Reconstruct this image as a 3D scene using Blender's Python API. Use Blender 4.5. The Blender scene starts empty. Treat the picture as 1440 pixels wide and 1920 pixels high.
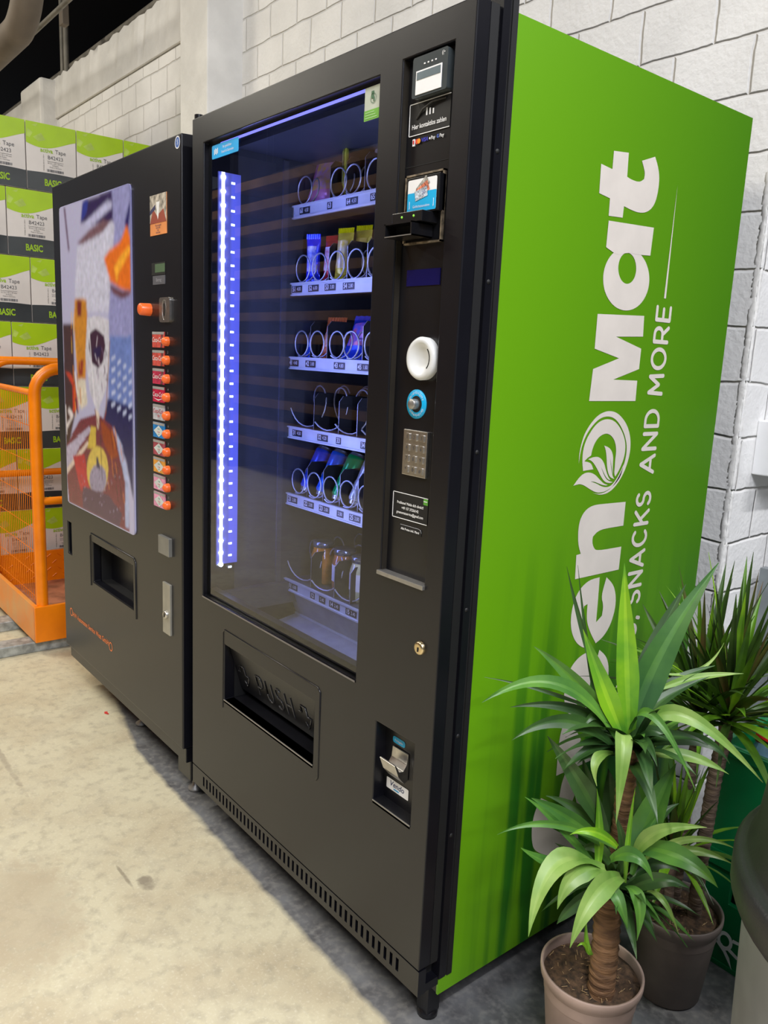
import bpy, bmesh, math, random
from mathutils import Vector, Matrix, Euler
C = bpy.context.scene.collection
SC = bpy.context.scene
PI = math.pi

# ---------------------------------------------------------------- camera
cam_d = bpy.data.cameras.new('camera'); cam = bpy.data.objects.new('camera', cam_d); C.objects.link(cam)
cam_d.sensor_fit = 'VERTICAL'; cam_d.sensor_height = 24.0; cam_d.lens = 1502.64 * 24.0 / 1920.0
cam_d.clip_start = 0.02; cam_d.clip_end = 100
_yaw, _pit, _rol = -0.8838008, -0.1912257, 0.0459463
Fw = Vector((math.sin(_yaw)*math.cos(_pit), math.cos(_yaw)*math.cos(_pit), math.sin(_pit)))
Rt = Fw.cross(Vector((0, 0, 1))).normalized(); Up = Rt.cross(Fw)
Rt, Up = Rt*math.cos(_rol) + Up*math.sin(_rol), -Rt*math.sin(_rol) + Up*math.cos(_rol)
M = Matrix.Identity(4)
for i in range(3):
    M[i][0] = Rt[i]; M[i][1] = Up[i]; M[i][2] = -Fw[i]; M[i][3] = (1.9153, -0.9201, 1.2923)[i]
cam.matrix_world = M
SC.camera = cam

# ---------------------------------------------------------------- light and exposure
SC.view_settings.view_transform = 'Standard'; SC.view_settings.look = 'None'
SC.view_settings.exposure = 0.0; SC.view_settings.gamma = 1.0; SC.view_settings.use_curve_mapping = False
w = bpy.data.worlds.new('hall'); SC.world = w; w.use_nodes = True
w.node_tree.nodes['Background'].inputs[0].default_value = (0.80, 0.86, 1.0, 1)
w.node_tree.nodes['Background'].inputs[1].default_value = 0.16
def area(name, loc, rot, sx, sy, power, col):
    l = bpy.data.lights.new(name, 'AREA'); l.shape = 'RECTANGLE'; l.size = sx; l.size_y = sy
    l.energy = power; l.color = col
    o = bpy.data.objects.new(name, l); C.objects.link(o); o.location = loc; o.rotation_euler = rot
    return o
# ceiling tube lamps along y; those after the first two are added fill
TUBES_AND_FILL = [(-11.7, -7.2, 4.0), (-9.2, -5.6, 3.5), (-6.0, -3.0, 4.2), (-3.2, -1.9, 4.2), (-0.2, -2.3, 4.2), (3.2, -1.6, 4.2), (3.2, 1.4, 4.2), (6.0, -2.0, 4.2)]
for i, (x, y, z) in enumerate(TUBES_AND_FILL):
    area('tube_or_fill_light', (x, y, z-0.03), (0, 0, 0), 0.12, 1.5 if i > 1 else 1.1, 92 if i > 1 else 75, (1.0, 0.935, 0.80) if i < 5 else (0.97, 0.97, 1.0))
# bluish fill lamp added at the right to brighten the wall
area('right_fill_light', (3.4, -1.6, 3.9), (0, math.radians(28), 0), 1.2, 2.4, 120, (0.90, 0.93, 1.0))

# ---------------------------------------------------------------- helpers
class MB:
    """collects faces of several materials into one mesh"""
    def __init__(s): s.v = []; s.f = []; s.m = []; s.sm = []; s.mats = []
    def mi(s, m):
        if m not in s.mats: s.mats.append(m)
        return s.mats.index(m)
    def face(s, pts, m, smooth=False):
        n = len(s.v); s.v += [tuple(p) for p in pts]; s.f.append(list(range(n, n+len(pts)))); s.m.append(s.mi(m)); s.sm.append(smooth); return s
    def grid(s, rows, m, smooth=True, cu=False, cv=False):
        n = len(s.v); R = len(rows); K = len(rows[0]); k = s.mi(m)
        for r in rows: s.v += [tuple(p) for p in r]
        for i in range(R if cu else R-1):
            for j in range(K if cv else K-1):
                a = n+i*K+j; b = n+i*K+(j+1) % K; c = n+((i+1) % R)*K+(j+1) % K; d = n+((i+1) % R)*K+j
                s.f.append([a, b, c, d]); s.m.append(k); s.sm.append(smooth)
        return s
    def box(s, x0, x1, y0, y1, z0, z1, m):
        P = [(x0,y0,z0),(x1,y0,z0),(x1,y1,z0),(x0,y1,z0),(x0,y0,z1),(x1,y0,z1),(x1,y1,z1),(x0,y1,z1)]
        n = len(s.v); s.v += P; k = s.mi(m)
        for f in ((0,3,2,1),(4,5,6,7),(0,1,5,4),(1,2,6,5),(2,3,7,6),(3,0,4,7)):
            s.f.append([n+i for i in f]); s.m.append(k); s.sm.append(False)
        return s
    def tube(s, path, r, m, n=10, closed=False, cap=True):
        P = [Vector(p) for p in path]; K = len(P); rings = []
        prev = None
        for i in range(K):
            t = (P[(i+1) % K]-P[i-1]) if (closed or 0 < i < K-1) else (P[1]-P[0] if i == 0 else P[-1]-P[-2])
            t.normalize()
            if prev is None:
                a = Vector((0,0,1)) if abs(t.z) < 0.9 else Vector((1,0,0))
                u = t.cross(a).normalized()
            else:
                u = (prev - t*prev.dot(t)).normalized()
            prev = u; v = t.cross(u)
            rr = r[i] if isinstance(r, (list, tuple)) else r
            rings.append([P[i]+(u*math.cos(2*PI*j/n)+v*math.sin(2*PI*j/n))*rr for j in range(n)])
        s.grid(rings, m, True, closed, True)
        if cap and not closed:
            s.face(rings[0][::-1], m); s.face(rings[-1], m)
        return s
    def lathe(s, prof, c, m, n=32, axis='z', smooth=True):
        rows = []
        for r, h in prof:
            row = []
            for j in range(n):
                a = 2*PI*j/n; x = r*math.cos(a); y = r*math.sin(a)
                if axis == 'z': row.append((c[0]+x, c[1]+y, c[2]+h))
                elif axis == 'y': row.append((c[0]+x, c[1]-h, c[2]+y))
                else: row.append((c[0]+h, c[1]+x, c[2]+y))
            rows.append(row)
        return s.grid(rows, m, smooth, False, True)
    def fill(s, outer, holes, m, o, u, v):
        """flat polygon with holes, in the plane through o spanned by u and v"""
        bm = bmesh.new(); ed = []
        for loop in [outer]+holes:
            vs = [bm.verts.new((a, b, 0)) for a, b in loop]
            for i in range(len(vs)): ed.append(bm.edges.new((vs[i-1], vs[i])))
        bmesh.ops.triangle_fill(bm, use_beauty=True, use_dissolve=False, edges=ed)
        o = Vector(o); u = Vector(u); v = Vector(v)
        for f in bm.faces:
            s.face([o+u*q.co.x+v*q.co.y for q in f.verts], m)
        bm.free(); return s
    def text(s, txt, size, o, u, v, m, align='CENTER', ext=0.0, sx=1.0, bold=0.0, shear=0.0):
        key = (txt, align, ext, bold)
        if key not in TXT:
            c = bpy.data.curves.new('t', 'FONT'); c.body = txt; c.size = 1.0; c.align_x = align; c.align_y = 'CENTER'
            c.resolution_u = 3; c.offset = bold
            ob = bpy.data.objects.new('t', c); C.objects.link(ob)
            bpy.context.view_layer.update()
            me = bpy.data.meshes.new_from_object(ob.evaluated_get(bpy.context.evaluated_depsgraph_get()))
            TXT[key] = ([tuple(q.co) for q in me.vertices], [tuple(p.vertices) for p in me.polygons])
            bpy.data.objects.remove(ob); bpy.data.curves.remove(c); bpy.data.meshes.remove(me)
        V, F = TXT[key]
        if not V: return s
        o = Vector(o); u = Vector(u).normalized(); v = Vector(v).normalized(); nn = u.cross(v)
        n = len(s.v); k = s.mi(m)
        L = [o+u*((a+shear*b)*size*sx)+v*(b*size) for a, b, _ in V]
        if ext:
            s.v += [tuple(q+nn*ext) for q in L]
            n2 = len(s.v); s.v += [tuple(q) for q in L]
            from collections import Counter
            E = Counter()
            for f in F:
                for i in range(len(f)): E[tuple(sorted((f[i-1], f[i])))] += 1
            for f in F:
                s.f.append([n+i for i in f]); s.m.append(k); s.sm.append(False)
                for i in range(len(f)):
                    if E[tuple(sorted((f[i-1], f[i])))] == 1:
                        s.f.append([n+f[i-1], n2+f[i-1], n2+f[i], n+f[i]]); s.m.append(k); s.sm.append(False)
        else:
            s.v += [tuple(q) for q in L]
            for f in F: s.f.append([n+i for i in f]); s.m.append(k); s.sm.append(False)
        return s
    def holed(s, x0, x1, z0, z1, holes, y0, y1, m, mh=None):
        """plate facing -y with rectangular holes"""
        xs = sorted({x0, x1, *[h[0] for h in holes], *[h[1] for h in holes]}); zs = sorted({z0, z1, *[h[2] for h in holes], *[h[3] for h in holes]})
        def solid(i, j):
            if not (0 <= i < len(xs)-1 and 0 <= j < len(zs)-1): return False
            a = (xs[i]+xs[i+1])/2; b = (zs[j]+zs[j+1])/2
            return not any(h[0] < a < h[1] and h[2] < b < h[3] for h in holes)
        mh = mh or m
        for i in range(len(xs)-1):
            for j in range(len(zs)-1):
                if not solid(i, j): continue
                a, b, c, d = xs[i], xs[i+1], zs[j], zs[j+1]
                s.face([(a,y0,c),(b,y0,c),(b,y0,d),(a,y0,d)], m); s.face([(a,y1,d),(b,y1,d),(b,y1,c),(a,y1,c)], m)
                if not solid(i-1, j): s.face([(a,y0,c),(a,y0,d),(a,y1,d),(a,y1,c)], m)
                if not solid(i+1, j): s.face([(b,y0,d),(b,y0,c),(b,y1,c),(b,y1,d)], m)
                if not solid(i, j-1): s.face([(a,y0,c),(a,y1,c),(b,y1,c),(b,y0,c)], m)
                if not solid(i, j+1): s.face([(a,y0,d),(b,y0,d),(b,y1,d),(a,y1,d)], m)
        return s
    def rrect(s, x0, x1, z0, z1, r, y, m, y1=None, n=5):
        """rounded rectangle facing -y at y, thickened back to y1"""
        P = []
        for cx, cz, a0 in ((x1-r, z1-r, 0), (x0+r, z1-r, 90), (x0+r, z0+r, 180), (x1-r, z0+r, 270)):
            for i in range(n+1):
                a = math.radians(a0+90*i/n); P.append((cx+r*math.cos(a), cz+r*math.sin(a)))
        s.face([(a, y, b) for a, b in P], m)
        if y1 is not None:
            k = len(P)
            for i in range(k): s.face([(P[i-1][0], y, P[i-1][1]), (P[i-1][0], y1, P[i-1][1]), (P[i][0], y1, P[i][1]), (P[i][0], y, P[i][1])], m)
        return s
    def shift(s, dx, dz, dy=0):
        s.v = [(q[0]+dx, q[1]+dy, q[2]+dz) for q in s.v]; return s
    def build(s, name, parent=None, bevel=0, loc=None, rot=None, clean=False):
        me = bpy.data.meshes.new(name); me.from_pydata(s.v, [], s.f); me.validate()
        for m in s.mats: me.materials.append(m)
        if len(me.polygons) == len(s.f):
            me.polygons.foreach_set('material_index', s.m); me.polygons.foreach_set('use_smooth', s.sm)
        else:
            print('MESH MISMATCH', name, len(me.polygons), len(s.f))
        if clean or bevel:
            bm = bmesh.new(); bm.from_mesh(me); bmesh.ops.remove_doubles(bm, verts=bm.verts, dist=1e-5)
            if bevel: bmesh.ops.dissolve_limit(bm, angle_limit=0.01, verts=bm.verts, edges=bm.edges, delimit={'MATERIAL'})
            bmesh.ops.recalc_face_normals(bm, faces=bm.faces); bm.to_mesh(me); bm.free()
        o = bpy.data.objects.new(name, me); C.objects.link(o)
        if bevel:
            b = o.modifiers.new('edge', 'BEVEL'); b.width = bevel; b.segments = 2; b.limit_method = 'ANGLE'
        if parent: o.parent = parent
        if loc: o.location = loc
        if rot: o.rotation_euler = rot
        return o
TXT = {}
def smooth_loop(P, it=2):
    '''rounds the gentle bends of an outline and keeps its sharp corners'''
    for _ in range(it):
        Q = []; n = len(P)
        keep = []
        for i in range(n):
            a = Vector(P[i])-Vector(P[i-1]); b = Vector(P[(i+1) % n])-Vector(P[i])
            keep.append(a.length < 1e-7 or b.length < 1e-7 or a.angle(b) > math.radians(48))
        for i in range(n):
            p, q, r = P[i-1], P[i], P[(i+1) % n]
            if keep[i]: Q.append(q)
            else: Q += [(q[0]+(p[0]-q[0])*.25, q[1]+(p[1]-q[1])*.25), (q[0]+(r[0]-q[0])*.25, q[1]+(r[1]-q[1])*.25)]
        P = Q
    return P
X, Y, Z = (1,0,0), (0,1,0), (0,0,1)
def thing(name, label, cat, loc=(0,0,0), group=None):
    o = bpy.data.objects.new(name, None); C.objects.link(o); o.location = loc; o.empty_display_size = 0.05
    o['label'] = label; o['category'] = cat
    if group: o['group'] = group
    return o
def tag(o, label, cat, group=None, kind=None):
    o['label'] = label; o['category'] = cat
    if group: o['group'] = group
    if kind: o['kind'] = kind
    return o
def struct(o, label=None):
    o['kind'] = 'structure'
    if label: o['label'] = label
    return o
def dup(root, loc, label=None):
    r = root.copy(); C.objects.link(r); r.location = loc
    if label: r['label'] = label
    for ch in list(root.children):
        c = ch.copy(); C.objects.link(c); c.parent = r
        for g in ch.children:
            d = g.copy(); C.objects.link(d); d.parent = c
    return r
# ---------------------------------------------------------------- materials
def mat(name, col, rough=0.5, metal=0.0, var=0.06, scale=20.0, bump=0.0, bscale=60.0, emit=None, es=0.0, spec=0.5, coat=0.0, stretch=(1,1,1), col2=None, trans=0.0, alpha=1.0):
    m = bpy.data.materials.new(name); m.use_nodes = True; nt = m.node_tree; b = nt.nodes['Principled BSDF']
    b.inputs['Roughness'].default_value = rough; b.inputs['Metallic'].default_value = metal
    b.inputs['Specular IOR Level'].default_value = spec; b.inputs['Coat Weight'].default_value = coat
    b.inputs['Transmission Weight'].default_value = trans; b.inputs['Alpha'].default_value = alpha
    tc = nt.nodes.new('ShaderNodeTexCoord'); mp = nt.nodes.new('ShaderNodeMapping'); mp.inputs['Scale'].default_value = stretch
    nt.links.new(tc.outputs['Object'], mp.inputs[0])
    no = nt.nodes.new('ShaderNodeTexNoise'); no.inputs['Scale'].default_value = scale; no.inputs['Detail'].default_value = 4
    nt.links.new(mp.outputs[0], no.inputs['Vector'])
    mx = nt.nodes.new('ShaderNodeMix'); mx.data_type = 'RGBA'
    c2 = col2 or tuple(min(1, c*(1-var*2)) for c in col); c1 = col if col2 else tuple(min(1, c*(1+var)) for c in col)
    rp = nt.nodes.new('ShaderNodeMapRange'); rp.inputs[1].default_value = 0.35; rp.inputs[2].default_value = 0.65
    nt.links.new(no.outputs[0], rp.inputs[0]); nt.links.new(rp.outputs[0], mx.inputs[0])
    mx.inputs[6].default_value = (*c1, 1); mx.inputs[7].default_value = (*c2, 1)
    nt.links.new(mx.outputs[2], b.inputs['Base Color'])
    if bump:
        n2 = nt.nodes.new('ShaderNodeTexNoise'); n2.inputs['Scale'].default_value = bscale; n2.inputs['Detail'].default_value = 3
        nt.links.new(mp.outputs[0], n2.inputs['Vector'])
        bp = nt.nodes.new('ShaderNodeBump'); bp.inputs['Strength'].default_value = bump; bp.inputs['Distance'].default_value = 0.004
        nt.links.new(n2.outputs[0], bp.inputs['Height']); nt.links.new(bp.outputs[0], b.inputs['Normal'])
    if emit:
        b.inputs['Emission Color'].default_value = (*emit, 1); b.inputs['Emission Strength'].default_value = es
    return m
def s2l(r, g, b):
    f = lambda c: ((c/255+0.055)/1.055)**2.4 if c > 10 else c/255/12.92
    return (f(r), f(g), f(b))
MA = {}
def K(name, *a, **k):
    if name not in MA: MA[name] = mat(name, *a, **k)
    return MA[name]
black = K('black_powder_coat', (0.0050, 0.0050, 0.0080), 0.31, var=0.05, bump=0.05, bscale=900)
black2 = K('black_plastic', (0.007, 0.007, 0.009), 0.28, var=0.05)
blackm = K('matt_black', (0.006, 0.006, 0.007), 0.6)
dark = K('dark_gap', (0.003, 0.003, 0.004), 0.8)
green = K('green_vinyl', s2l(98, 172, 14), 0.42, var=0.02, scale=3)
cream = K('cream_vinyl', s2l(216, 208, 200), 0.5, var=0.02)
white = K('white_print', (0.86, 0.86, 0.88), 0.4, var=0.02)
whitepl = K('white_plastic', (0.72, 0.73, 0.74), 0.3, var=0.02)
chrome = K('brushed_steel', (0.62, 0.60, 0.58), 0.33, 1.0, var=0.06, scale=80)
steel = K('satin_steel', (0.42, 0.41, 0.40), 0.42, 0.85, var=0.06, scale=60)
brass = K('brass', (0.75, 0.60, 0.36), 0.28, 1.0)
silver = K('silver_rail', (0.66, 0.67, 0.70), 0.42, 0.25, var=0.04)
cyan = K('cyan_print', (0.0, 0.42, 0.80), 0.4, var=0.03)
liner = K('grey_liner', (0.055, 0.057, 0.065), 0.45, var=0.05)
orange = K('orange_paint', (1.0, 0.24, 0.0), 0.36, var=0.08, scale=8)
orangeb = K('orange_button', (0.95, 0.16, 0.03), 0.3)
galv = K('galvanised_steel', (0.46, 0.49, 0.49), 0.5, 0.5, var=0.2, scale=30)
SIDE_PRINT = {'M': [(0.3562, 1.2268), (0.3593, 1.2872), (0.4384, 1.31), (0.3584, 1.3251), (0.3576, 1.389), (0.5081, 1.3952), (0.5114, 1.355), (0.4218, 1.3505), (0.5095, 1.3313), (0.5093, 1.291), (0.4264, 1.2685), (0.5072, 1.2679), (0.5083, 1.227)], 't': [(0.3611, 1.6762), (0.4058, 1.681), (0.408, 1.6397), (0.4224, 1.6368), (0.4482, 1.6364), (0.4612, 1.6442), (0.463, 1.6559), (0.449, 1.6748), (0.4899, 1.6892), (0.5031, 1.6735), (0.5118, 1.6532), (0.5107, 1.6238), (0.5026, 1.6024), (0.4837, 1.588), (0.4581, 1.5826), (0.4285, 1.5845), (0.4069, 1.5878), (0.4061, 1.5671), (0.3631, 1.5647), (0.3624, 1.5949), (0.3294, 1.5988), (0.3275, 1.6483), (0.3614, 1.645)], 'a_bowl': [(0.5128, 1.4663), (0.5133, 1.4529), (0.5098, 1.4398), (0.5025, 1.4278), (0.4919, 1.4174), (0.4785, 1.4092), (0.463, 1.4037), (0.4464, 1.401), (0.4295, 1.4013), (0.4131, 1.4045), (0.3981, 1.4104), (0.3853, 1.4186), (0.375, 1.4287), (0.3679, 1.4402), (0.3641, 1.4525), (0.3639, 1.4651), (0.3672, 1.4774), (0.3738, 1.4888), (0.3835, 1.4988), (0.3959, 1.507), (0.4104, 1.5128), (0.4263, 1.5161), (0.443, 1.5166), (0.4595, 1.5142), (0.4751, 1.509), (0.4889, 1.5011), (0.5002, 1.4911), (0.5083, 1.4793)], 'a_hole': [(0.4651, 1.482), (0.4655, 1.4756), (0.4644, 1.4694), (0.4619, 1.4636), (0.4581, 1.4586), (0.4531, 1.4547), (0.4473, 1.452), (0.441, 1.4507), (0.4344, 1.4509), (0.428, 1.4524), (0.422, 1.4553), (0.4167, 1.4594), (0.4125, 1.4644), (0.4094, 1.4701), (0.4076, 1.4763), (0.4073, 1.4825), (0.4084, 1.4886), (0.4108, 1.4943), (0.4145, 1.4992), (0.4193, 1.5031), (0.4249, 1.5058), (0.4311, 1.5072), (0.4376, 1.5072), (0.4441, 1.5058), (0.4501, 1.5031), (0.4555, 1.4991), (0.46, 1.4941), (0.4632, 1.4883)], 'a_stem1': [(0.3644, 1.5565), (0.5095, 1.5627), (0.5072, 1.5101), (0.4652, 1.5073), (0.431, 1.5079), (0.402, 1.4985), (0.3641, 1.5096)], 'ring': [(0.3427, 1.1065), (0.3408, 1.1249), (0.3451, 1.1484), (0.3541, 1.1684), (0.3704, 1.1863), (0.3893, 1.2), (0.4097, 1.2063), (0.4275, 1.2078), (0.4502, 1.2038), (0.4729, 1.1914), (0.4909, 1.1755), (0.5029, 1.156), (0.508, 1.1354), (0.5071, 1.1159), (0.501, 1.0955), (0.4908, 1.0765), (0.4763, 1.0601), (0.4595, 1.0474), (0.4401, 1.0408), (0.4181, 1.0399), (0.3937, 1.0464), (0.4104, 1.0427), (0.4287, 1.0428), (0.4499, 1.0487), (0.4634, 1.0581), (0.4763, 1.0716), (0.4884, 1.0904), (0.4947, 1.1096), (0.4959, 1.1301), (0.4898, 1.1484), (0.4771, 1.1668), (0.4592, 1.1838), (0.4408, 1.194), (0.4201, 1.1975), (0.3991, 1.1945), (0.3811, 1.1851), (0.3642, 1.1703), (0.3527, 1.1546), (0.3465, 1.1387), (0.3434, 1.1227)], 'o': [(0.3578, 1.0917), (0.3522, 1.1115), (0.3516, 1.1331), (0.3583, 1.1523), (0.3713, 1.1691), (0.3851, 1.1818), (0.4016, 1.1896), (0.421, 1.1921), (0.4417, 1.1885), (0.458, 1.1794), (0.4735, 1.1657), (0.486, 1.1485), (0.4911, 1.1302), (0.4887, 1.111), (0.4816, 1.0965), (0.4741, 1.0843), (0.4654, 1.0745), (0.4606, 1.0805), (0.46, 1.0953), (0.4593, 1.1111), (0.4602, 1.1224), (0.4581, 1.1348), (0.4511, 1.1484), (0.4373, 1.1594), (0.422, 1.1636), (0.4079, 1.1612), (0.3947, 1.1545), (0.3857, 1.1438), (0.3805, 1.1321), (0.3786, 1.1212), (0.3671, 1.1163), (0.3593, 1.1106), (0.3808, 1.1069), (0.39, 1.0933), (0.3742, 1.0928)], 'leaf1': [(0.3317, 1.0644), (0.3467, 1.0792), (0.3611, 1.0871), (0.3784, 1.0884), (0.397, 1.0829), (0.4131, 1.072), (0.4293, 1.062), (0.4427, 1.0588), (0.4355, 1.0576), (0.4184, 1.0615), (0.3974, 1.0684), (0.3848, 1.0692), (0.4034, 1.0647), (0.4228, 1.0567), (0.4417, 1.0538), (0.4578, 1.0579), (0.4757, 1.0751), (0.4907, 1.0995), (0.4851, 1.0757), (0.4688, 1.0594), (0.4498, 1.0498), (0.4302, 1.0449), (0.4082, 1.0451), (0.3854, 1.0537), (0.3664, 1.0627), (0.3502, 1.067)], 'leaf2': [(0.3701, 1.114), (0.3845, 1.1177), (0.4004, 1.1181), (0.4138, 1.1131), (0.4246, 1.1026), (0.4325, 1.0877), (0.442, 1.0747), (0.4505, 1.068), (0.4408, 1.0703), (0.4302, 1.0788), (0.4146, 1.097), (0.4263, 1.0801), (0.4393, 1.0681), (0.4587, 1.0635), (0.4478, 1.0619), (0.4324, 1.0651), (0.4179, 1.0761), (0.4046, 1.0914), (0.3899, 1.1054), (0.3802, 1.1113)], 'leaf3': [(0.4177, 1.1395), (0.4339, 1.1356), (0.4465, 1.1263), (0.4525, 1.1126), (0.453, 1.0979), (0.4564, 1.0796), (0.4497, 1.0958), (0.4411, 1.1142), (0.4512, 1.0867), (0.4568, 1.075), (0.4634, 1.0695), (0.4497, 1.0732), (0.4408, 1.0816), (0.4338, 1.0966), (0.4301, 1.1135), (0.4247, 1.1304)], 'n': [(0.5108, 1.0189), (0.5113, 0.9682), (0.4413, 0.9681), (0.422, 0.9638), (0.4102, 0.9554), (0.409, 0.9445), (0.4161, 0.9312), (0.4283, 0.9235), (0.512, 0.923), (0.5111, 0.8731), (0.3644, 0.8727), (0.3614, 0.9228), (0.375, 0.9239), (0.3648, 0.9426), (0.3604, 0.9661), (0.3606, 0.9863), (0.3667, 1.0018), (0.3797, 1.0141), (0.4022, 1.021), (0.4441, 1.0204)], 'e1': [(0.4466, 0.8654), (0.4124, 0.8645), (0.384, 0.8506), (0.3674, 0.8271), (0.3617, 0.7937), (0.3678, 0.7629), (0.3855, 0.7362), (0.4082, 0.7207), (0.4218, 0.7162), (0.4082, 0.7553), (0.4026, 0.7932), (0.4027, 0.8098), (0.4138, 0.813), (0.4152, 0.7776), (0.4328, 0.7474), (0.4556, 0.7198), (0.481, 0.7296), (0.5021, 0.7518), (0.5133, 0.7846), (0.5116, 0.8143), (0.4982, 0.842), (0.4705, 0.8621), (0.4581, 0.8227), (0.4697, 0.8005), (0.4678, 0.7786), (0.4495, 0.7673), (0.4486, 0.8157)], 'e2': [(0.4476, 0.7054), (0.4134, 0.7045), (0.385, 0.6906), (0.3684, 0.6671), (0.3627, 0.6337), (0.3688, 0.6029), (0.3865, 0.5762), (0.4092, 0.5607), (0.4228, 0.5562), (0.4092, 0.5953), (0.4036, 0.6332), (0.4037, 0.6498), (0.4148, 0.653), (0.4162, 0.6176), (0.4338, 0.5874), (0.4566, 0.5598), (0.482, 0.5696), (0.5031, 0.5918), (0.5143, 0.6246), (0.5126, 0.6543), (0.4992, 0.682), (0.4715, 0.7021), (0.4591, 0.6627), (0.4707, 0.6405), (0.4688, 0.6186), (0.4505, 0.6073), (0.4496, 0.6557)], 'r': [(0.3629, 0.4447), (0.5097, 0.4444), (0.511, 0.477), (0.4273, 0.4927), (0.4375, 0.5062), (0.4078, 0.545), (0.411, 0.5643), (0.3808, 0.5693), (0.3684, 0.5537), (0.3618, 0.5276), (0.362, 0.4834)], 'G1': [(0.319, 0.4083), (0.3025, 0.3837), (0.2967, 0.3513), (0.3013, 0.3128), (0.3143, 0.2872), (0.3643, 0.2562), (0.415, 0.2352), (0.4703, 0.24), (0.4583, 0.2795), (0.4139, 0.2873), (0.3547, 0.3302), (0.3541, 0.3574), (0.3643, 0.3683), (0.3595, 0.3824)], 'G2': [(0.3928, 0.4404), (0.3838, 0.4196), (0.3801, 0.3857), (0.4254, 0.3577), (0.4348, 0.3778), (0.449, 0.3432), (0.4622, 0.3279), (0.4562, 0.3792), (0.4201, 0.4162)]}
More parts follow.
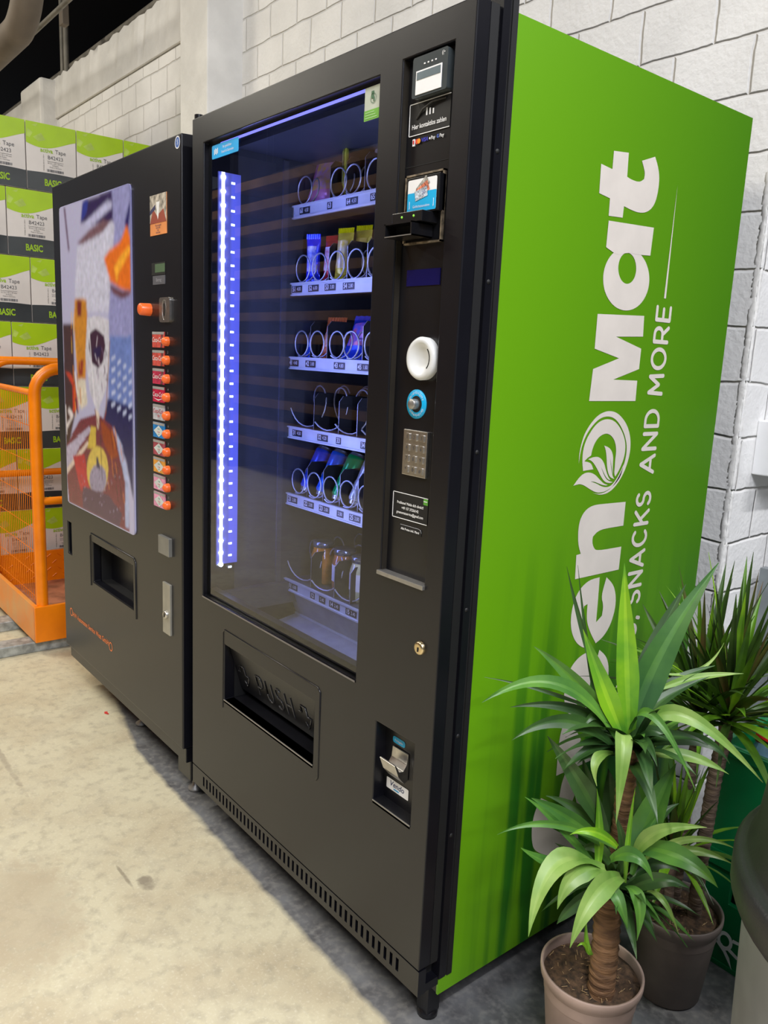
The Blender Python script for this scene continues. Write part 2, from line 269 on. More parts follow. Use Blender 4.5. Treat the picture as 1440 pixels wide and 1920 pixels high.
POSTER = [((150, 150, 205), [(-0.54, 1.743), (-0.376, 1.735), (-0.382, 1.32), (-0.563, 1.31)]), ((45, 20, 80), [(-0.75, 1.728), (-0.518, 1.733), (-0.512, 1.64), (-0.576, 1.641), (-0.79, 1.666)]), ((190, 190, 232), [(-0.773, 1.659), (-0.55, 1.708), (-0.52, 1.699), (-0.521, 1.683), (-0.705, 1.644)]), ((40, 50, 150), [(-0.768, 1.728), (-0.713, 1.731), (-0.733, 1.689), (-0.79, 1.669)]), ((120, 85, 95), [(-0.83, 1.606), (-0.706, 1.639), (-0.591, 1.656), (-0.515, 1.643), (-0.626, 1.607), (-0.76, 1.592)]), ((90, 50, 80), [(-0.951, 1.732), (-0.935, 1.73), (-0.902, 1.59), (-0.916, 1.589)]), ((25, 12, 95), [(-0.388, 1.679), (-0.376, 1.683), (-0.402, 1.589), (-0.423, 1.632)]), ((205, 205, 232), [(-0.831, 1.594), (-0.593, 1.621), (-0.523, 1.647), (-0.501, 1.634), (-0.559, 1.388), (-0.749, 1.391), (-0.862, 1.441)]), ((235, 115, 20), [(-0.408, 1.626), (-0.382, 1.588), (-0.382, 1.443), (-0.451, 1.451), (-0.539, 1.476), (-0.59, 1.544), (-0.55, 1.563), (-0.459, 1.583)]), ((252, 175, 45), [(-0.392, 1.568), (-0.382, 1.552), (-0.478, 1.495), (-0.491, 1.469), (-0.514, 1.513), (-0.454, 1.546)]), ((105, 60, 65), [(-0.555, 1.471), (-0.451, 1.447), (-0.382, 1.449), (-0.395, 1.433), (-0.452, 1.424), (-0.526, 1.443)]), ((205, 135, 20), [(-0.863, 1.435), (-0.755, 1.432), (-0.749, 1.367), (-0.781, 1.173), (-0.855, 1.169), (-0.878, 1.343)]), ((120, 30, 10), [(-0.845, 1.431), (-0.799, 1.427), (-0.809, 1.379), (-0.844, 1.377)]), ((150, 50, 10), [(-0.842, 1.232), (-0.796, 1.24), (-0.809, 1.184), (-0.846, 1.182)]), ((225, 215, 200), [(-0.87, 1.169), (-0.783, 1.173), (-0.769, 1.094), (-0.836, 1.07), (-0.87, 1.118)]), ((70, 38, 34), [(-0.994, 1.356), (-0.888, 1.355), (-0.885, 1.168), (-0.863, 1.093), (-1.001, 0.882), (-0.999, 0.997)]), ((205, 60, 12), [(-0.985, 1.192), (-0.922, 1.185), (-0.882, 1.155), (-0.862, 1.074), (-0.914, 1.05), (-0.91, 1.147)]), ((235, 225, 230), [(-0.952, 1.07), (-0.905, 1.045), (-0.979, 0.992), (-0.988, 1.004), (-0.939, 1.035), (-0.97, 1.052)]), ((110, 130, 200), [(-0.555, 1.318), (-0.382, 1.32), (-0.383, 1.056), (-0.575, 1.09), (-0.568, 1.23)]), ((35, 32, 88), [(-0.581, 1.125), (-0.381, 1.111), (-0.387, 0.834), (-0.443, 0.953), (-0.626, 1.05)]), ((190, 200, 240), [(-0.543, 1.253), (-0.515, 1.262), (-0.515, 1.251), (-0.544, 1.241)]), ((190, 200, 240), [(-0.497, 1.242), (-0.47, 1.251), (-0.471, 1.24), (-0.498, 1.23)]), ((190, 200, 240), [(-0.453, 1.232), (-0.426, 1.24), (-0.427, 1.229), (-0.454, 1.219)]), ((190, 200, 240), [(-0.41, 1.221), (-0.384, 1.23), (-0.384, 1.219), (-0.41, 1.209)]), ((190, 200, 240), [(-0.545, 1.218), (-0.516, 1.227), (-0.517, 1.216), (-0.545, 1.205)]), ((190, 200, 240), [(-0.499, 1.208), (-0.472, 1.217), (-0.472, 1.205), (-0.5, 1.195)]), ((190, 200, 240), [(-0.455, 1.197), (-0.428, 1.206), (-0.428, 1.195), (-0.455, 1.185)]), ((190, 200, 240), [(-0.411, 1.187), (-0.385, 1.196), (-0.386, 1.185), (-0.412, 1.175)]), ((190, 200, 240), [(-0.547, 1.183), (-0.518, 1.192), (-0.519, 1.181), (-0.547, 1.17)]), ((190, 200, 240), [(-0.501, 1.172), (-0.473, 1.182), (-0.474, 1.171), (-0.501, 1.16)]), ((190, 200, 240), [(-0.456, 1.163), (-0.429, 1.172), (-0.43, 1.161), (-0.457, 1.15)]), ((190, 200, 240), [(-0.413, 1.153), (-0.387, 1.162), (-0.387, 1.151), (-0.413, 1.141)]), ((190, 200, 240), [(-0.548, 1.147), (-0.52, 1.157), (-0.52, 1.145), (-0.549, 1.134)]), ((190, 200, 240), [(-0.502, 1.137), (-0.475, 1.147), (-0.475, 1.136), (-0.503, 1.125)]), ((190, 200, 240), [(-0.458, 1.128), (-0.431, 1.137), (-0.431, 1.126), (-0.458, 1.115)]), ((190, 200, 240), [(-0.414, 1.119), (-0.388, 1.128), (-0.388, 1.117), (-0.414, 1.106)]), ((190, 200, 240), [(-0.55, 1.111), (-0.522, 1.121), (-0.522, 1.109), (-0.551, 1.098)]), ((190, 200, 240), [(-0.504, 1.102), (-0.476, 1.112), (-0.477, 1.1), (-0.505, 1.089)]), ((190, 200, 240), [(-0.459, 1.093), (-0.432, 1.103), (-0.433, 1.091), (-0.46, 1.08)]), ((190, 200, 240), [(-0.415, 1.084), (-0.389, 1.094), (-0.389, 1.083), (-0.416, 1.072)]), ((208, 206, 222), [(-0.75, 1.373), (-0.656, 1.379), (-0.56, 1.366), (-0.561, 1.23), (-0.596, 1.153), (-0.676, 1.07), (-0.741, 1.132), (-0.777, 1.253)]), ((62, 24, 50), [(-0.727, 1.325), (-0.675, 1.34), (-0.603, 1.318), (-0.593, 1.286), (-0.616, 1.237), (-0.658, 1.215), (-0.717, 1.23), (-0.744, 1.284)]), ((40, 15, 70), [(-0.705, 1.278), (-0.629, 1.286), (-0.639, 1.251), (-0.69, 1.243)]), ((118, 42, 58), [(-0.988, 0.938), (-0.839, 1.038), (-0.676, 1.07), (-0.546, 1.04), (-0.472, 0.978), (-0.43, 0.897), (-0.422, 0.731), (-0.645, 0.731), (-0.982, 0.727), (-0.999, 0.814)]), ((185, 175, 205), [(-1.002, 0.827), (-0.993, 0.93), (-0.758, 1.02), (-0.732, 1.01), (-0.845, 0.954)]), ((222, 200, 190), [(-1.002, 0.827), (-0.996, 0.852), (-0.779, 0.974), (-0.761, 0.966)]), ((150, 62, 20), [(-0.651, 1.054), (-0.547, 1.022), (-0.503, 0.957), (-0.559, 0.938), (-0.63, 0.984)]), ((185, 32, 45), [(-0.927, 0.905), (-0.81, 0.925), (-0.761, 0.791), (-0.858, 0.795)]), ((210, 180, 72), [(-0.74, 1.022), (-0.692, 1.023), (-0.7, 0.957), (-0.781, 0.948)]), ((216, 188, 88), [(-0.589, 0.901), (-0.595, 0.876), (-0.61, 0.852), (-0.632, 0.831), (-0.661, 0.815), (-0.692, 0.806), (-0.724, 0.805), (-0.752, 0.812), (-0.775, 0.827), (-0.788, 0.848), (-0.792, 0.873), (-0.785, 0.9), (-0.768, 0.924), (-0.743, 0.945), (-0.714, 0.96), (-0.682, 0.968), (-0.652, 0.967), (-0.625, 0.959), (-0.605, 0.944), (-0.592, 0.924)]), ((150, 140, 172), [(-0.607, 0.868), (-0.613, 0.85), (-0.627, 0.833), (-0.648, 0.818), (-0.675, 0.807), (-0.703, 0.803), (-0.729, 0.805), (-0.751, 0.813), (-0.764, 0.827), (-0.768, 0.844), (-0.762, 0.863), (-0.746, 0.881), (-0.723, 0.896), (-0.696, 0.905), (-0.669, 0.909), (-0.643, 0.906), (-0.623, 0.898), (-0.611, 0.885)]), ((60, 50, 80), [(-0.698, 0.933), (-0.681, 0.929), (-0.661, 0.894), (-0.696, 0.893)]), ((222, 205, 195), [(-0.695, 1.084), (-0.659, 1.072), (-0.665, 1.023), (-0.679, 1.018)]), ((82, 46, 78), [(-0.837, 0.811), (-0.59, 0.819), (-0.48, 0.777), (-0.506, 0.73), (-0.645, 0.731), (-0.843, 0.734)]), ((172, 182, 226), [(-0.546, 1.043), (-0.471, 0.99), (-0.42, 0.898), (-0.426, 0.742), (-0.456, 0.743), (-0.453, 0.882), (-0.495, 0.958)])]
YUCCA_LEAVES = {'top': [((1.201, 0.235, 0.666), (1.178, 0.235, 0.809), (1.154, 0.237, 0.967), 0.0404, (-0.812, -0.57, -0.123), 2), ((1.202, 0.238, 0.671), (1.207, 0.284, 0.799), (1.244, 0.381, 0.97), 0.057, (-0.87, -0.386, 0.306), 4), ((1.18, 0.281, 0.69), (1.169, 0.329, 0.786), (1.18, 0.397, 0.913), 0.0404, (-0.874, -0.432, 0.223), 0), ((1.196, 0.218, 0.679), (1.169, 0.192, 0.757), (1.135, 0.165, 0.857), 0.0368, (-0.651, -0.636, -0.414), 2), ((1.17, 0.248, 0.675), (1.106, 0.236, 0.785), (1.051, 0.216, 0.94), 0.0156, (-0.672, -0.636, -0.378), 0), ((1.17, 0.245, 0.665), (1.118, 0.246, 0.716), (1.051, 0.248, 0.938), 0.0138, (-0.709, -0.636, -0.305), 0), ((1.183, 0.216, 0.674), (1.141, 0.159, 0.76), (1.088, 0.098, 0.825), 0.0312, (-0.274, -0.667, -0.693), 1), ((1.192, 0.209, 0.669), (1.136, 0.108, 0.772), (1.082, -0.013, 0.749), 0.0294, (0.304, -0.451, -0.839), 1), ((1.18, 0.215, 0.683), (1.134, 0.138, 0.723), (1.075, 0.066, 0.718), 0.0184, (0.354, -0.445, -0.822), 0), ((1.191, 0.204, 0.656), (1.149, 0.121, 0.708), (1.111, 0.034, 0.682), 0.0276, (0.475, -0.347, -0.809), 0), ((1.16, 0.226, 0.696), (1.083, 0.143, 0.732), (1.013, 0.064, 0.751), 0.0074, (0.179, -0.453, -0.873), 0), ((1.202, 0.207, 0.677), (1.236, 0.163, 0.682), (1.253, 0.14, 0.565), 0.0349, (0.833, 0.55, 0.05), 3), ((1.209, 0.22, 0.69), (1.257, 0.212, 0.734), (1.334, 0.227, 0.634), 0.0165, (0.284, 0.63, 0.723), 1), ((1.215, 0.258, 0.683), (1.277, 0.281, 0.724), (1.383, 0.35, 0.632), 0.0331, (-0.021, 0.515, 0.857), 3), ((1.199, 0.258, 0.644), (1.27, 0.321, 0.671), (1.321, 0.357, 0.636), 0.0257, (-0.336, 0.477, 0.812), 0), ((1.232, 0.265, 0.641), (1.282, 0.297, 0.649), (1.332, 0.336, 0.628), 0.0257, (-0.215, 0.461, 0.861), 3), ((1.192, 0.272, 0.667), (1.206, 0.328, 0.739), (1.248, 0.407, 0.778), 0.0257, (-0.818, -0.122, 0.562), 0), ((1.205, 0.312, 0.742), (1.238, 0.373, 0.76), (1.287, 0.436, 0.77), 0.0184, (-0.533, 0.166, 0.829), 3), ((1.206, 0.241, 0.666), (1.21, 0.295, 0.718), (1.256, 0.381, 0.767), 0.0257, (-0.816, -0.115, 0.567), 0), ((1.195, 0.323, 0.764), (1.231, 0.384, 0.769), (1.251, 0.423, 0.819), 0.0092, (-0.71, 0.008, 0.704), 3), ((1.199, 0.195, 0.65), (1.199, 0.148, 0.651), (1.212, 0.137, 0.614), 0.0221, (0.865, 0.392, -0.314), 3), ((1.187, 0.222, 0.679), (1.17, 0.18, 0.713), (1.164, 0.15, 0.689), 0.0202, (0.434, -0.261, -0.863), 0), ((1.169, 0.272, 0.652), (1.159, 0.329, 0.721), (1.152, 0.381, 0.812), 0.0276, (-0.876, -0.435, 0.209), 0), ((1.171, 0.247, 0.665), (1.136, 0.244, 0.692), (1.115, 0.229, 0.673), 0.0221, (0.053, -0.525, -0.85), 0), ((1.199, 0.231, 0.661), (1.237, 0.239, 0.694), (1.269, 0.258, 0.679), 0.0221, (-0.351, 0.361, 0.864), 0), ((1.187, 0.259, 0.643), (1.213, 0.276, 0.645), (1.233, 0.287, 0.6), 0.0239, (0.269, 0.661, 0.701), 0), ((1.168, 0.238, 0.651), (1.14, 0.216, 0.636), (1.131, 0.196, 0.607), 0.0184, (0.758, 0.018, -0.652), 0)], 'low': [((1.198, 0.197, 0.501), (1.154, 0.169, 0.585), (1.106, 0.133, 0.66), 0.0386, (-0.47, -0.688, -0.553), 0), ((1.185, 0.21, 0.489), (1.153, 0.208, 0.557), (1.133, 0.201, 0.614), 0.0221, (-0.67, -0.666, -0.328), 0), ((1.204, 0.184, 0.488), (1.161, 0.13, 0.536), (1.125, 0.08, 0.569), 0.0312, (0.011, -0.619, -0.786), 1), ((1.196, 0.204, 0.477), (1.152, 0.18, 0.524), (1.111, 0.138, 0.547), 0.0239, (-0.108, -0.658, -0.746), 0), ((1.213, 0.18, 0.434), (1.166, 0.103, 0.533), (1.135, 0.05, 0.586), 0.0147, (-0.127, -0.722, -0.68), 1), ((1.225, 0.193, 0.486), (1.168, 0.092, 0.538), (1.123, 0.002, 0.528), 0.0147, (0.427, -0.405, -0.809), 1), ((1.236, 0.179, 0.5), (1.223, 0.127, 0.54), (1.198, 0.095, 0.533), 0.0165, (0.337, -0.471, -0.816), 2), ((1.205, 0.169, 0.433), (1.166, 0.098, 0.46), (1.14, 0.045, 0.497), 0.0257, (0.285, -0.55, -0.785), 1), ((1.215, 0.158, 0.459), (1.192, 0.071, 0.481), (1.202, 0.006, 0.387), 0.0478, (0.832, 0.177, -0.526), 3), ((1.225, 0.168, 0.456), (1.211, 0.105, 0.463), (1.207, 0.069, 0.412), 0.0423, (0.818, 0.103, -0.567), 3), ((1.249, 0.18, 0.45), (1.257, 0.095, 0.456), (1.257, 0.042, 0.386), 0.0441, (0.883, 0.241, -0.403), 3), ((1.206, 0.194, 0.403), (1.181, 0.151, 0.365), (1.168, 0.126, 0.333), 0.0239, (0.832, 0.097, -0.547), 0), ((1.213, 0.164, 0.44), (1.197, 0.181, 0.506), (1.181, 0.184, 0.58), 0.0165, (-0.8, -0.592, -0.099), 2), ((1.25, 0.192, 0.435), (1.245, 0.195, 0.516), (1.237, 0.211, 0.598), 0.0101, (-0.855, -0.519, -0.006), 2), ((1.21, 0.239, 0.429), (1.199, 0.268, 0.517), (1.183, 0.273, 0.601), 0.0459, (-0.847, -0.531, -0.03), 0), ((1.202, 0.243, 0.423), (1.175, 0.252, 0.511), (1.155, 0.251, 0.585), 0.0459, (-0.766, -0.613, -0.194), 0), ((1.235, 0.241, 0.442), (1.234, 0.279, 0.521), (1.245, 0.321, 0.615), 0.0551, (-0.902, -0.369, 0.223), 1), ((1.253, 0.208, 0.476), (1.288, 0.207, 0.544), (1.351, 0.245, 0.572), 0.0294, (-0.717, 0.115, 0.687), 3), ((1.25, 0.231, 0.455), (1.308, 0.272, 0.517), (1.371, 0.317, 0.516), 0.0147, (-0.591, 0.302, 0.748), 3), ((1.252, 0.213, 0.494), (1.326, 0.228, 0.509), (1.38, 0.251, 0.477), 0.0386, (-0.055, 0.543, 0.838), 1), ((1.269, 0.257, 0.464), (1.313, 0.287, 0.493), (1.363, 0.328, 0.48), 0.0202, (-0.453, 0.412, 0.791), 3), ((1.238, 0.16, 0.484), (1.281, 0.159, 0.516), (1.312, 0.17, 0.484), 0.0257, (-0.071, 0.555, 0.829), 1), ((1.249, 0.201, 0.417), (1.299, 0.211, 0.461), (1.337, 0.241, 0.456), 0.0276, (-0.507, 0.358, 0.784), 0), ((1.266, 0.236, 0.409), (1.301, 0.232, 0.413), (1.331, 0.238, 0.367), 0.0129, (0.375, 0.68, 0.63), 3), ((1.256, 0.183, 0.435), (1.289, 0.174, 0.431), (1.303, 0.158, 0.374), 0.0248, (0.715, 0.637, 0.289), 1), ((1.241, 0.164, 0.429), (1.263, 0.157, 0.423), (1.286, 0.156, 0.385), 0.0239, (0.56, 0.699, 0.445), 1), ((1.228, 0.245, 0.432), (1.234, 0.289, 0.501), (1.251, 0.336, 0.534), 0.0257, (-0.884, -0.234, 0.405), 0), ((1.24, 0.227, 0.43), (1.238, 0.259, 0.489), (1.246, 0.281, 0.531), 0.0202, (-0.903, -0.353, 0.244), 1), ((1.213, 0.211, 0.432), (1.189, 0.192, 0.467), (1.17, 0.166, 0.456), 0.0221, (0.169, -0.595, -0.786), 0), ((1.234, 0.231, 0.415), (1.258, 0.27, 0.444), (1.287, 0.301, 0.432), 0.0221, (-0.621, 0.286, 0.73), 0), ((1.231, 0.201, 0.435), (1.228, 0.212, 0.481), (1.205, 0.203, 0.543), 0.0202, (-0.783, -0.598, -0.171), 0), ((1.192, 0.196, 0.415), (1.164, 0.184, 0.435), (1.13, 0.15, 0.461), 0.0239, (-0.05, -0.67, -0.74), 0), ((1.222, 0.163, 0.291), (1.217, 0.148, 0.316), (1.208, 0.152, 0.365), 0.011, (-0.706, -0.67, -0.228), 2), ((1.22, 0.147, 0.302), (1.219, 0.137, 0.323), (1.213, 0.127, 0.318), 0.0074, (0.105, -0.634, -0.766), 2)]}
# ================================================================ SETTING
def wall_mat():
    m = bpy.data.materials.new('white_painted_brick'); m.use_nodes = True; nt = m.node_tree; b = nt.nodes['Principled BSDF']
    b.inputs['Roughness'].default_value = 0.55
    g = nt.nodes.new('ShaderNodeNewGeometry'); sp = nt.nodes.new('ShaderNodeSeparateXYZ'); nt.links.new(g.outputs['Position'], sp.inputs[0])
    ad = nt.nodes.new('ShaderNodeMath'); ad.operation = 'ADD'; nt.links.new(sp.outputs[0], ad.inputs[0]); nt.links.new(sp.outputs[1], ad.inputs[1])
    zz = nt.nodes.new('ShaderNodeMath'); zz.operation = 'ADD'; zz.inputs[1].default_value = 0.034; nt.links.new(sp.outputs[2], zz.inputs[0])
    cb = nt.nodes.new('ShaderNodeCombineXYZ'); nt.links.new(ad.outputs[0], cb.inputs[0]); nt.links.new(zz.outputs[0], cb.inputs[1])
    nz = nt.nodes.new('ShaderNodeTexNoise'); nz.inputs['Scale'].default_value = 9; nz.inputs['Detail'].default_value = 3
    nt.links.new(g.outputs['Position'], nz.inputs['Vector'])
    ms = nt.nodes.new('ShaderNodeVectorMath'); ms.operation = 'SCALE'; ms.inputs['Scale'].default_value = 0.016; nt.links.new(nz.outputs['Color'], ms.inputs[0])
    va = nt.nodes.new('ShaderNodeVectorMath'); nt.links.new(cb.outputs[0], va.inputs[0]); nt.links.new(ms.outputs[0], va.inputs[1])
    br = nt.nodes.new('ShaderNodeTexBrick'); br.inputs['Scale'].default_value = 1; br.inputs['Brick Width'].default_value = 0.205
    br.inputs['Row Height'].default_value = 0.131; br.inputs['Mortar Size'].default_value = 0.006; br.inputs['Mortar Smooth'].default_value = 1.0
    br.inputs['Color1'].default_value = (0.85, 0.845, 0.835, 1); br.inputs['Color2'].default_value = (0.82, 0.815, 0.805, 1); br.inputs['Mortar'].default_value = (0.76, 0.745, 0.72, 1)
    nt.links.new(va.outputs[0], br.inputs['Vector'])
    n2 = nt.nodes.new('ShaderNodeTexNoise'); n2.inputs['Scale'].default_value = 5; n2.inputs['Detail'].default_value = 6; nt.links.new(g.outputs['Position'], n2.inputs['Vector'])
    rp = nt.nodes.new('ShaderNodeMapRange'); rp.inputs[1].default_value = 0.35; rp.inputs[2].default_value = 0.7; rp.inputs[3].default_value = 1.05; rp.inputs[4].default_value = 0.9; nt.links.new(n2.outputs[0], rp.inputs[0])
    mu = nt.nodes.new('ShaderNodeVectorMath'); mu.operation = 'SCALE'; nt.links.new(br.outputs['Color'], mu.inputs[0]); nt.links.new(rp.outputs[0], mu.inputs['Scale'])
    nt.links.new(mu.outputs[0], b.inputs['Base Color'])
    n3 = nt.nodes.new('ShaderNodeTexNoise'); n3.inputs['Scale'].default_value = 70; n3.inputs['Detail'].default_value = 4; nt.links.new(g.outputs['Position'], n3.inputs['Vector'])
    hs = nt.nodes.new('ShaderNodeMath'); hs.operation = 'MULTIPLY_ADD'; hs.inputs[1].default_value = -1.0; nt.links.new(br.outputs['Fac'], hs.inputs[0])
    h2 = nt.nodes.new('ShaderNodeMath'); h2.operation = 'MULTIPLY'; h2.inputs[1].default_value = 0.35; nt.links.new(n3.outputs[0], h2.inputs[0]); nt.links.new(h2.outputs[0], hs.inputs[2])
    bp = nt.nodes.new('ShaderNodeBump'); bp.inputs['Strength'].default_value = 0.75; bp.inputs['Distance'].default_value = 0.008
    nt.links.new(hs.outputs[0], bp.inputs['Height']); nt.links.new(bp.outputs[0], b.inputs['Normal'])
    return m
brick = wall_mat()
plaster = K('white_plaster', (0.79, 0.78, 0.76), 0.6, var=0.05, scale=6, bump=0.6, bscale=45)
def floor_mat():
    m = bpy.data.materials.new('concrete_floor'); m.use_nodes = True; nt = m.node_tree; b = nt.nodes['Principled BSDF']
    L = nt.links.new
    g = nt.nodes.new('ShaderNodeNewGeometry'); sp = nt.nodes.new('ShaderNodeSeparateXYZ'); L(g.outputs['Position'], sp.inputs[0])
    def noise(sc, det=5):
        n = nt.nodes.new('ShaderNodeTexNoise'); n.inputs['Scale'].default_value = sc; n.inputs['Detail'].default_value = det; L(g.outputs['Position'], n.inputs['Vector']); return n
    def math_(op, a, bb, c=None):
        n = nt.nodes.new('ShaderNodeMath'); n.operation = op
        for i, q in enumerate((a, bb, c)):
            if q is None: continue
            if isinstance(q, (int, float)): n.inputs[i].default_value = q
            else: L(q, n.inputs[i])
        return n.outputs[0]
    def mix(f, a, c):
        n = nt.nodes.new('ShaderNodeMix'); n.data_type = 'RGBA'; L(f, n.inputs[0])
        for i, q in ((6, a), (7, c)):
            if isinstance(q, tuple): n.inputs[i].default_value = (*q, 1)
            else: L(q, n.inputs[i])
        return n.outputs[2]
    def ramp(s, a, c):
        n = nt.nodes.new('ShaderNodeMapRange'); n.inputs[1].default_value = a; n.inputs[2].default_value = c; L(s, n.inputs[0]); return n.outputs[0]
    n1 = noise(2.2); n2 = noise(14, 6); n3 = noise(60, 3)
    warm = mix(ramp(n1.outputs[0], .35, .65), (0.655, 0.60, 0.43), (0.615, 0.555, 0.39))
    warm = mix(ramp(n2.outputs[0], .5, 1.0), warm, (0.42, 0.37, 0.275))
    n6 = noise(4.5, 9); warm = mix(math_('MULTIPLY', ramp(n6.outputs[0], .46, .66), .55), warm, (0.47, 0.385, 0.255))
    n4 = noise(34, 8); warm = mix(ramp(n4.outputs[0], .5, .9), warm, (0.36, 0.32, 0.235)); n5 = noise(150, 2); warm = mix(ramp(n5.outputs[0], .55, 1.1), warm, (0.80, 0.76, 0.62))
    def spot(x, y, rx, ry, col, base, amt=1.0):
        dx = math_('DIVIDE', math_('SUBTRACT', sp.outputs[0], x), rx); dy = math_('DIVIDE', math_('SUBTRACT', sp.outputs[1], y), ry)
        d = math_('ADD', math_('MULTIPLY', dx, dx), math_('MULTIPLY', dy, dy)); d = math_('ADD', d, math_('MULTIPLY_ADD', n4.outputs[0], 3.0, -1.5))
        return mix(math_('MULTIPLY', ramp(d, 1.0, .3), amt), base, col)
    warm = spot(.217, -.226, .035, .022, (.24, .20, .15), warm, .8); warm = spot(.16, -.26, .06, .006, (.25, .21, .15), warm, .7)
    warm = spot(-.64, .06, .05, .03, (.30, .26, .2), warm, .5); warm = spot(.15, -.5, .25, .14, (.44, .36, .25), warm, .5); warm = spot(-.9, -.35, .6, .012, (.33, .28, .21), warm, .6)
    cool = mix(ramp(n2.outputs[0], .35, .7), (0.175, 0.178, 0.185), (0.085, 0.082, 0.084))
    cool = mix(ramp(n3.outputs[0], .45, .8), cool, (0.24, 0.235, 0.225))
    # grey strip along the machines and the wall
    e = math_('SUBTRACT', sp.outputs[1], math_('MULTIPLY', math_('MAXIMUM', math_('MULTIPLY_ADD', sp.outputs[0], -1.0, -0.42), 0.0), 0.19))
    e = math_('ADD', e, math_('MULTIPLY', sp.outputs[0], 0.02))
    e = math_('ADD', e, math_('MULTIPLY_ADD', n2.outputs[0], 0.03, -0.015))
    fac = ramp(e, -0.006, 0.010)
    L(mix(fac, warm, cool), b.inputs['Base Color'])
    L(math_('MULTIPLY_ADD', n2.outputs[0], 0.3, 0.38), b.inputs['Roughness'])
    bp = nt.nodes.new('ShaderNodeBump'); bp.inputs['Strength'].default_value = 0.25; bp.inputs['Distance'].default_value = 0.003
    L(n3.outputs[0], bp.inputs['Height']); L(bp.outputs[0], b.inputs['Normal'])
    return m
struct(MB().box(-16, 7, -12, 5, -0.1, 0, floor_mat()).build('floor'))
ceil = K('dark_ceiling', (0.012, 0.011, 0.014), 0.9)
struct(MB().box(-16, 7, -12, 5, 5.2, 5.3, ceil).build('ceiling'))
struct(MB().box(-16, 7, 4.6, 4.8, 0, 5.2, K('dark_hall_wall', (0.004, 0.004, 0.008), 0.9)).build('wall_far'))
# main brick wall: low part left of the pier, full height right of it
struct(MB().box(-12, -1.79, 0.97, 1.15, 0, 2.77, brick).box(-1.52, 0.95, 0.97, 1.15, 0, 5.2, brick).build('wall_back'))
struct(MB().box(0.80, 0.948, 1.15, 4.6, 0, 5.2, brick).build('wall_right'))
struct(MB().box(-1.79, -1.52, 0.80, 1.15, 0, 5.2, plaster).build('trim_1', bevel=0.006), 'white plastered wall pier behind the gap between the two machines')
struct(MB().box(-4.53, -4.07, 0.86, 1.15, 0, 3.02, plaster).build('trim_2', bevel=0.02))
def ledge():
    b = MB(); n = 60; random.seed(4)
    rows = []
    for i in range(n+1):
        x = -12 + (12-1.79)*i/n if i < 20 else -4.07+(4.07-1.79)*(i-20)/(n-20)
        j = random.uniform(-.012, .012); k = random.uniform(-.006, .006)
        rows.append([(x, 0.955, 2.775), (x, 0.955+k, 2.90), (x, 0.965+k, 3.03+j), (x, 1.15, 3.045+j), (x, 1.15, 2.775)])
    b.grid(rows, plaster, False, False, True); b.face(rows[0], plaster); b.face(rows[-1][::-1], plaster)
    return b
struct(ledge().build('trim_3'), 'rough plaster beam along the top of the low wall')
# rough mortar build-up on the outer wall corner
def corner():
    b = MB(); random.seed(7); rows = []; n = 520; s = [0.0]*5
    for i in range(n+1):
        z = 2.6*i/n; q = abs(math.sin(PI*(z+0.034)/0.131)); g = 0.003*max(0, 1-q/.22)
        s = [.72*v+random.uniform(-.0016, .0016) for v in s]; r = lambda: random.uniform(-.0007, .0007)
        rows.append([(0.930, 0.9705, z), (0.940+s[0], 0.9690+s[3]*.35+g*.5+r(), z), (0.9475-g+s[1]*.7+r(), 0.9685+s[4]*.5+r(), z), (0.9515-g+s[2]*.7+r(), 0.9725+s[0]*.7+r(), z), (0.9505-g*.5+s[3]*.4, 0.982+s[1], z), (0.9475, 0.992, z), (0.94, 0.985, z)])
    b.grid(rows, plaster, True, False, True)
    return b
struct(corner().build('trim_4'), 'rough painted mortar edge of the brick wall corner')

# pipes under the roof, upper left
pipem = K('grey_pipe_paint', (0.20, 0.185, 0.155), 0.5, var=0.15, scale=12)
tanm = K('tan_duct', (0.16, 0.13, 0.10), 0.6, var=0.15, scale=4)
tag(MB().tube([(-11, 1.03, 3.085), (-1.8, 1.03, 3.085)], 0.022, pipem).build('pipe'), 'grey pipe running along the top of the low brick wall', 'pipe')
tag(MB().tube([(-4.03, 1.0, 3.04), (-4.03, 1.0, 5.2)], 0.015, pipem).build('pipe'), 'left one of two upright grey pipes rising side by side from the wall top', 'pipe')
tag(MB().tube([(-3.95, 1.0, 3.04), (-3.95, 1.0, 5.2)], 0.018, pipem).build('pipe'), 'right one of two upright grey pipes rising side by side from the wall top', 'pipe')
tag(MB().tube([(-9, 0.6, 3.01), (-1.9, 0.6, 3.01)], 0.013, pipem).build('pipe'), 'slim pale pipe crossing under the dark roof above the wall', 'pipe')
tag(MB().tube([(-9, 1.30, 3.23), (-2.4, 1.30, 3.23)], 0.016, tanm).build('pipe'), 'thin brown pipe running below the slim pale pipe under the roof', 'pipe')
duct_path = [(-2.28, .3, 5.2), (-2.28, .3, 2.98)] + [(-2.28-.24*(1-math.cos(k*PI/16)), .3, 2.98-.24*math.sin(k*PI/16)) for k in range(1, 9)] + [(-6, .3, 2.74)]
tag(MB().tube(duct_path, 0.068, tanm, 20).build('ventilation_duct'), 'thick tan bent duct in the upper left corner under the roof', 'duct')
tag(MB().box(-3.33, -3.27, 0.76, 0.80, 3.10, 3.21, tanm).box(-3.31, -3.29, 0.775, 0.785, 3.2, 5.2, tanm).build('pipe_bracket', bevel=0.01), 'small tan bracket hanging beside the two upright pipes', 'bracket')

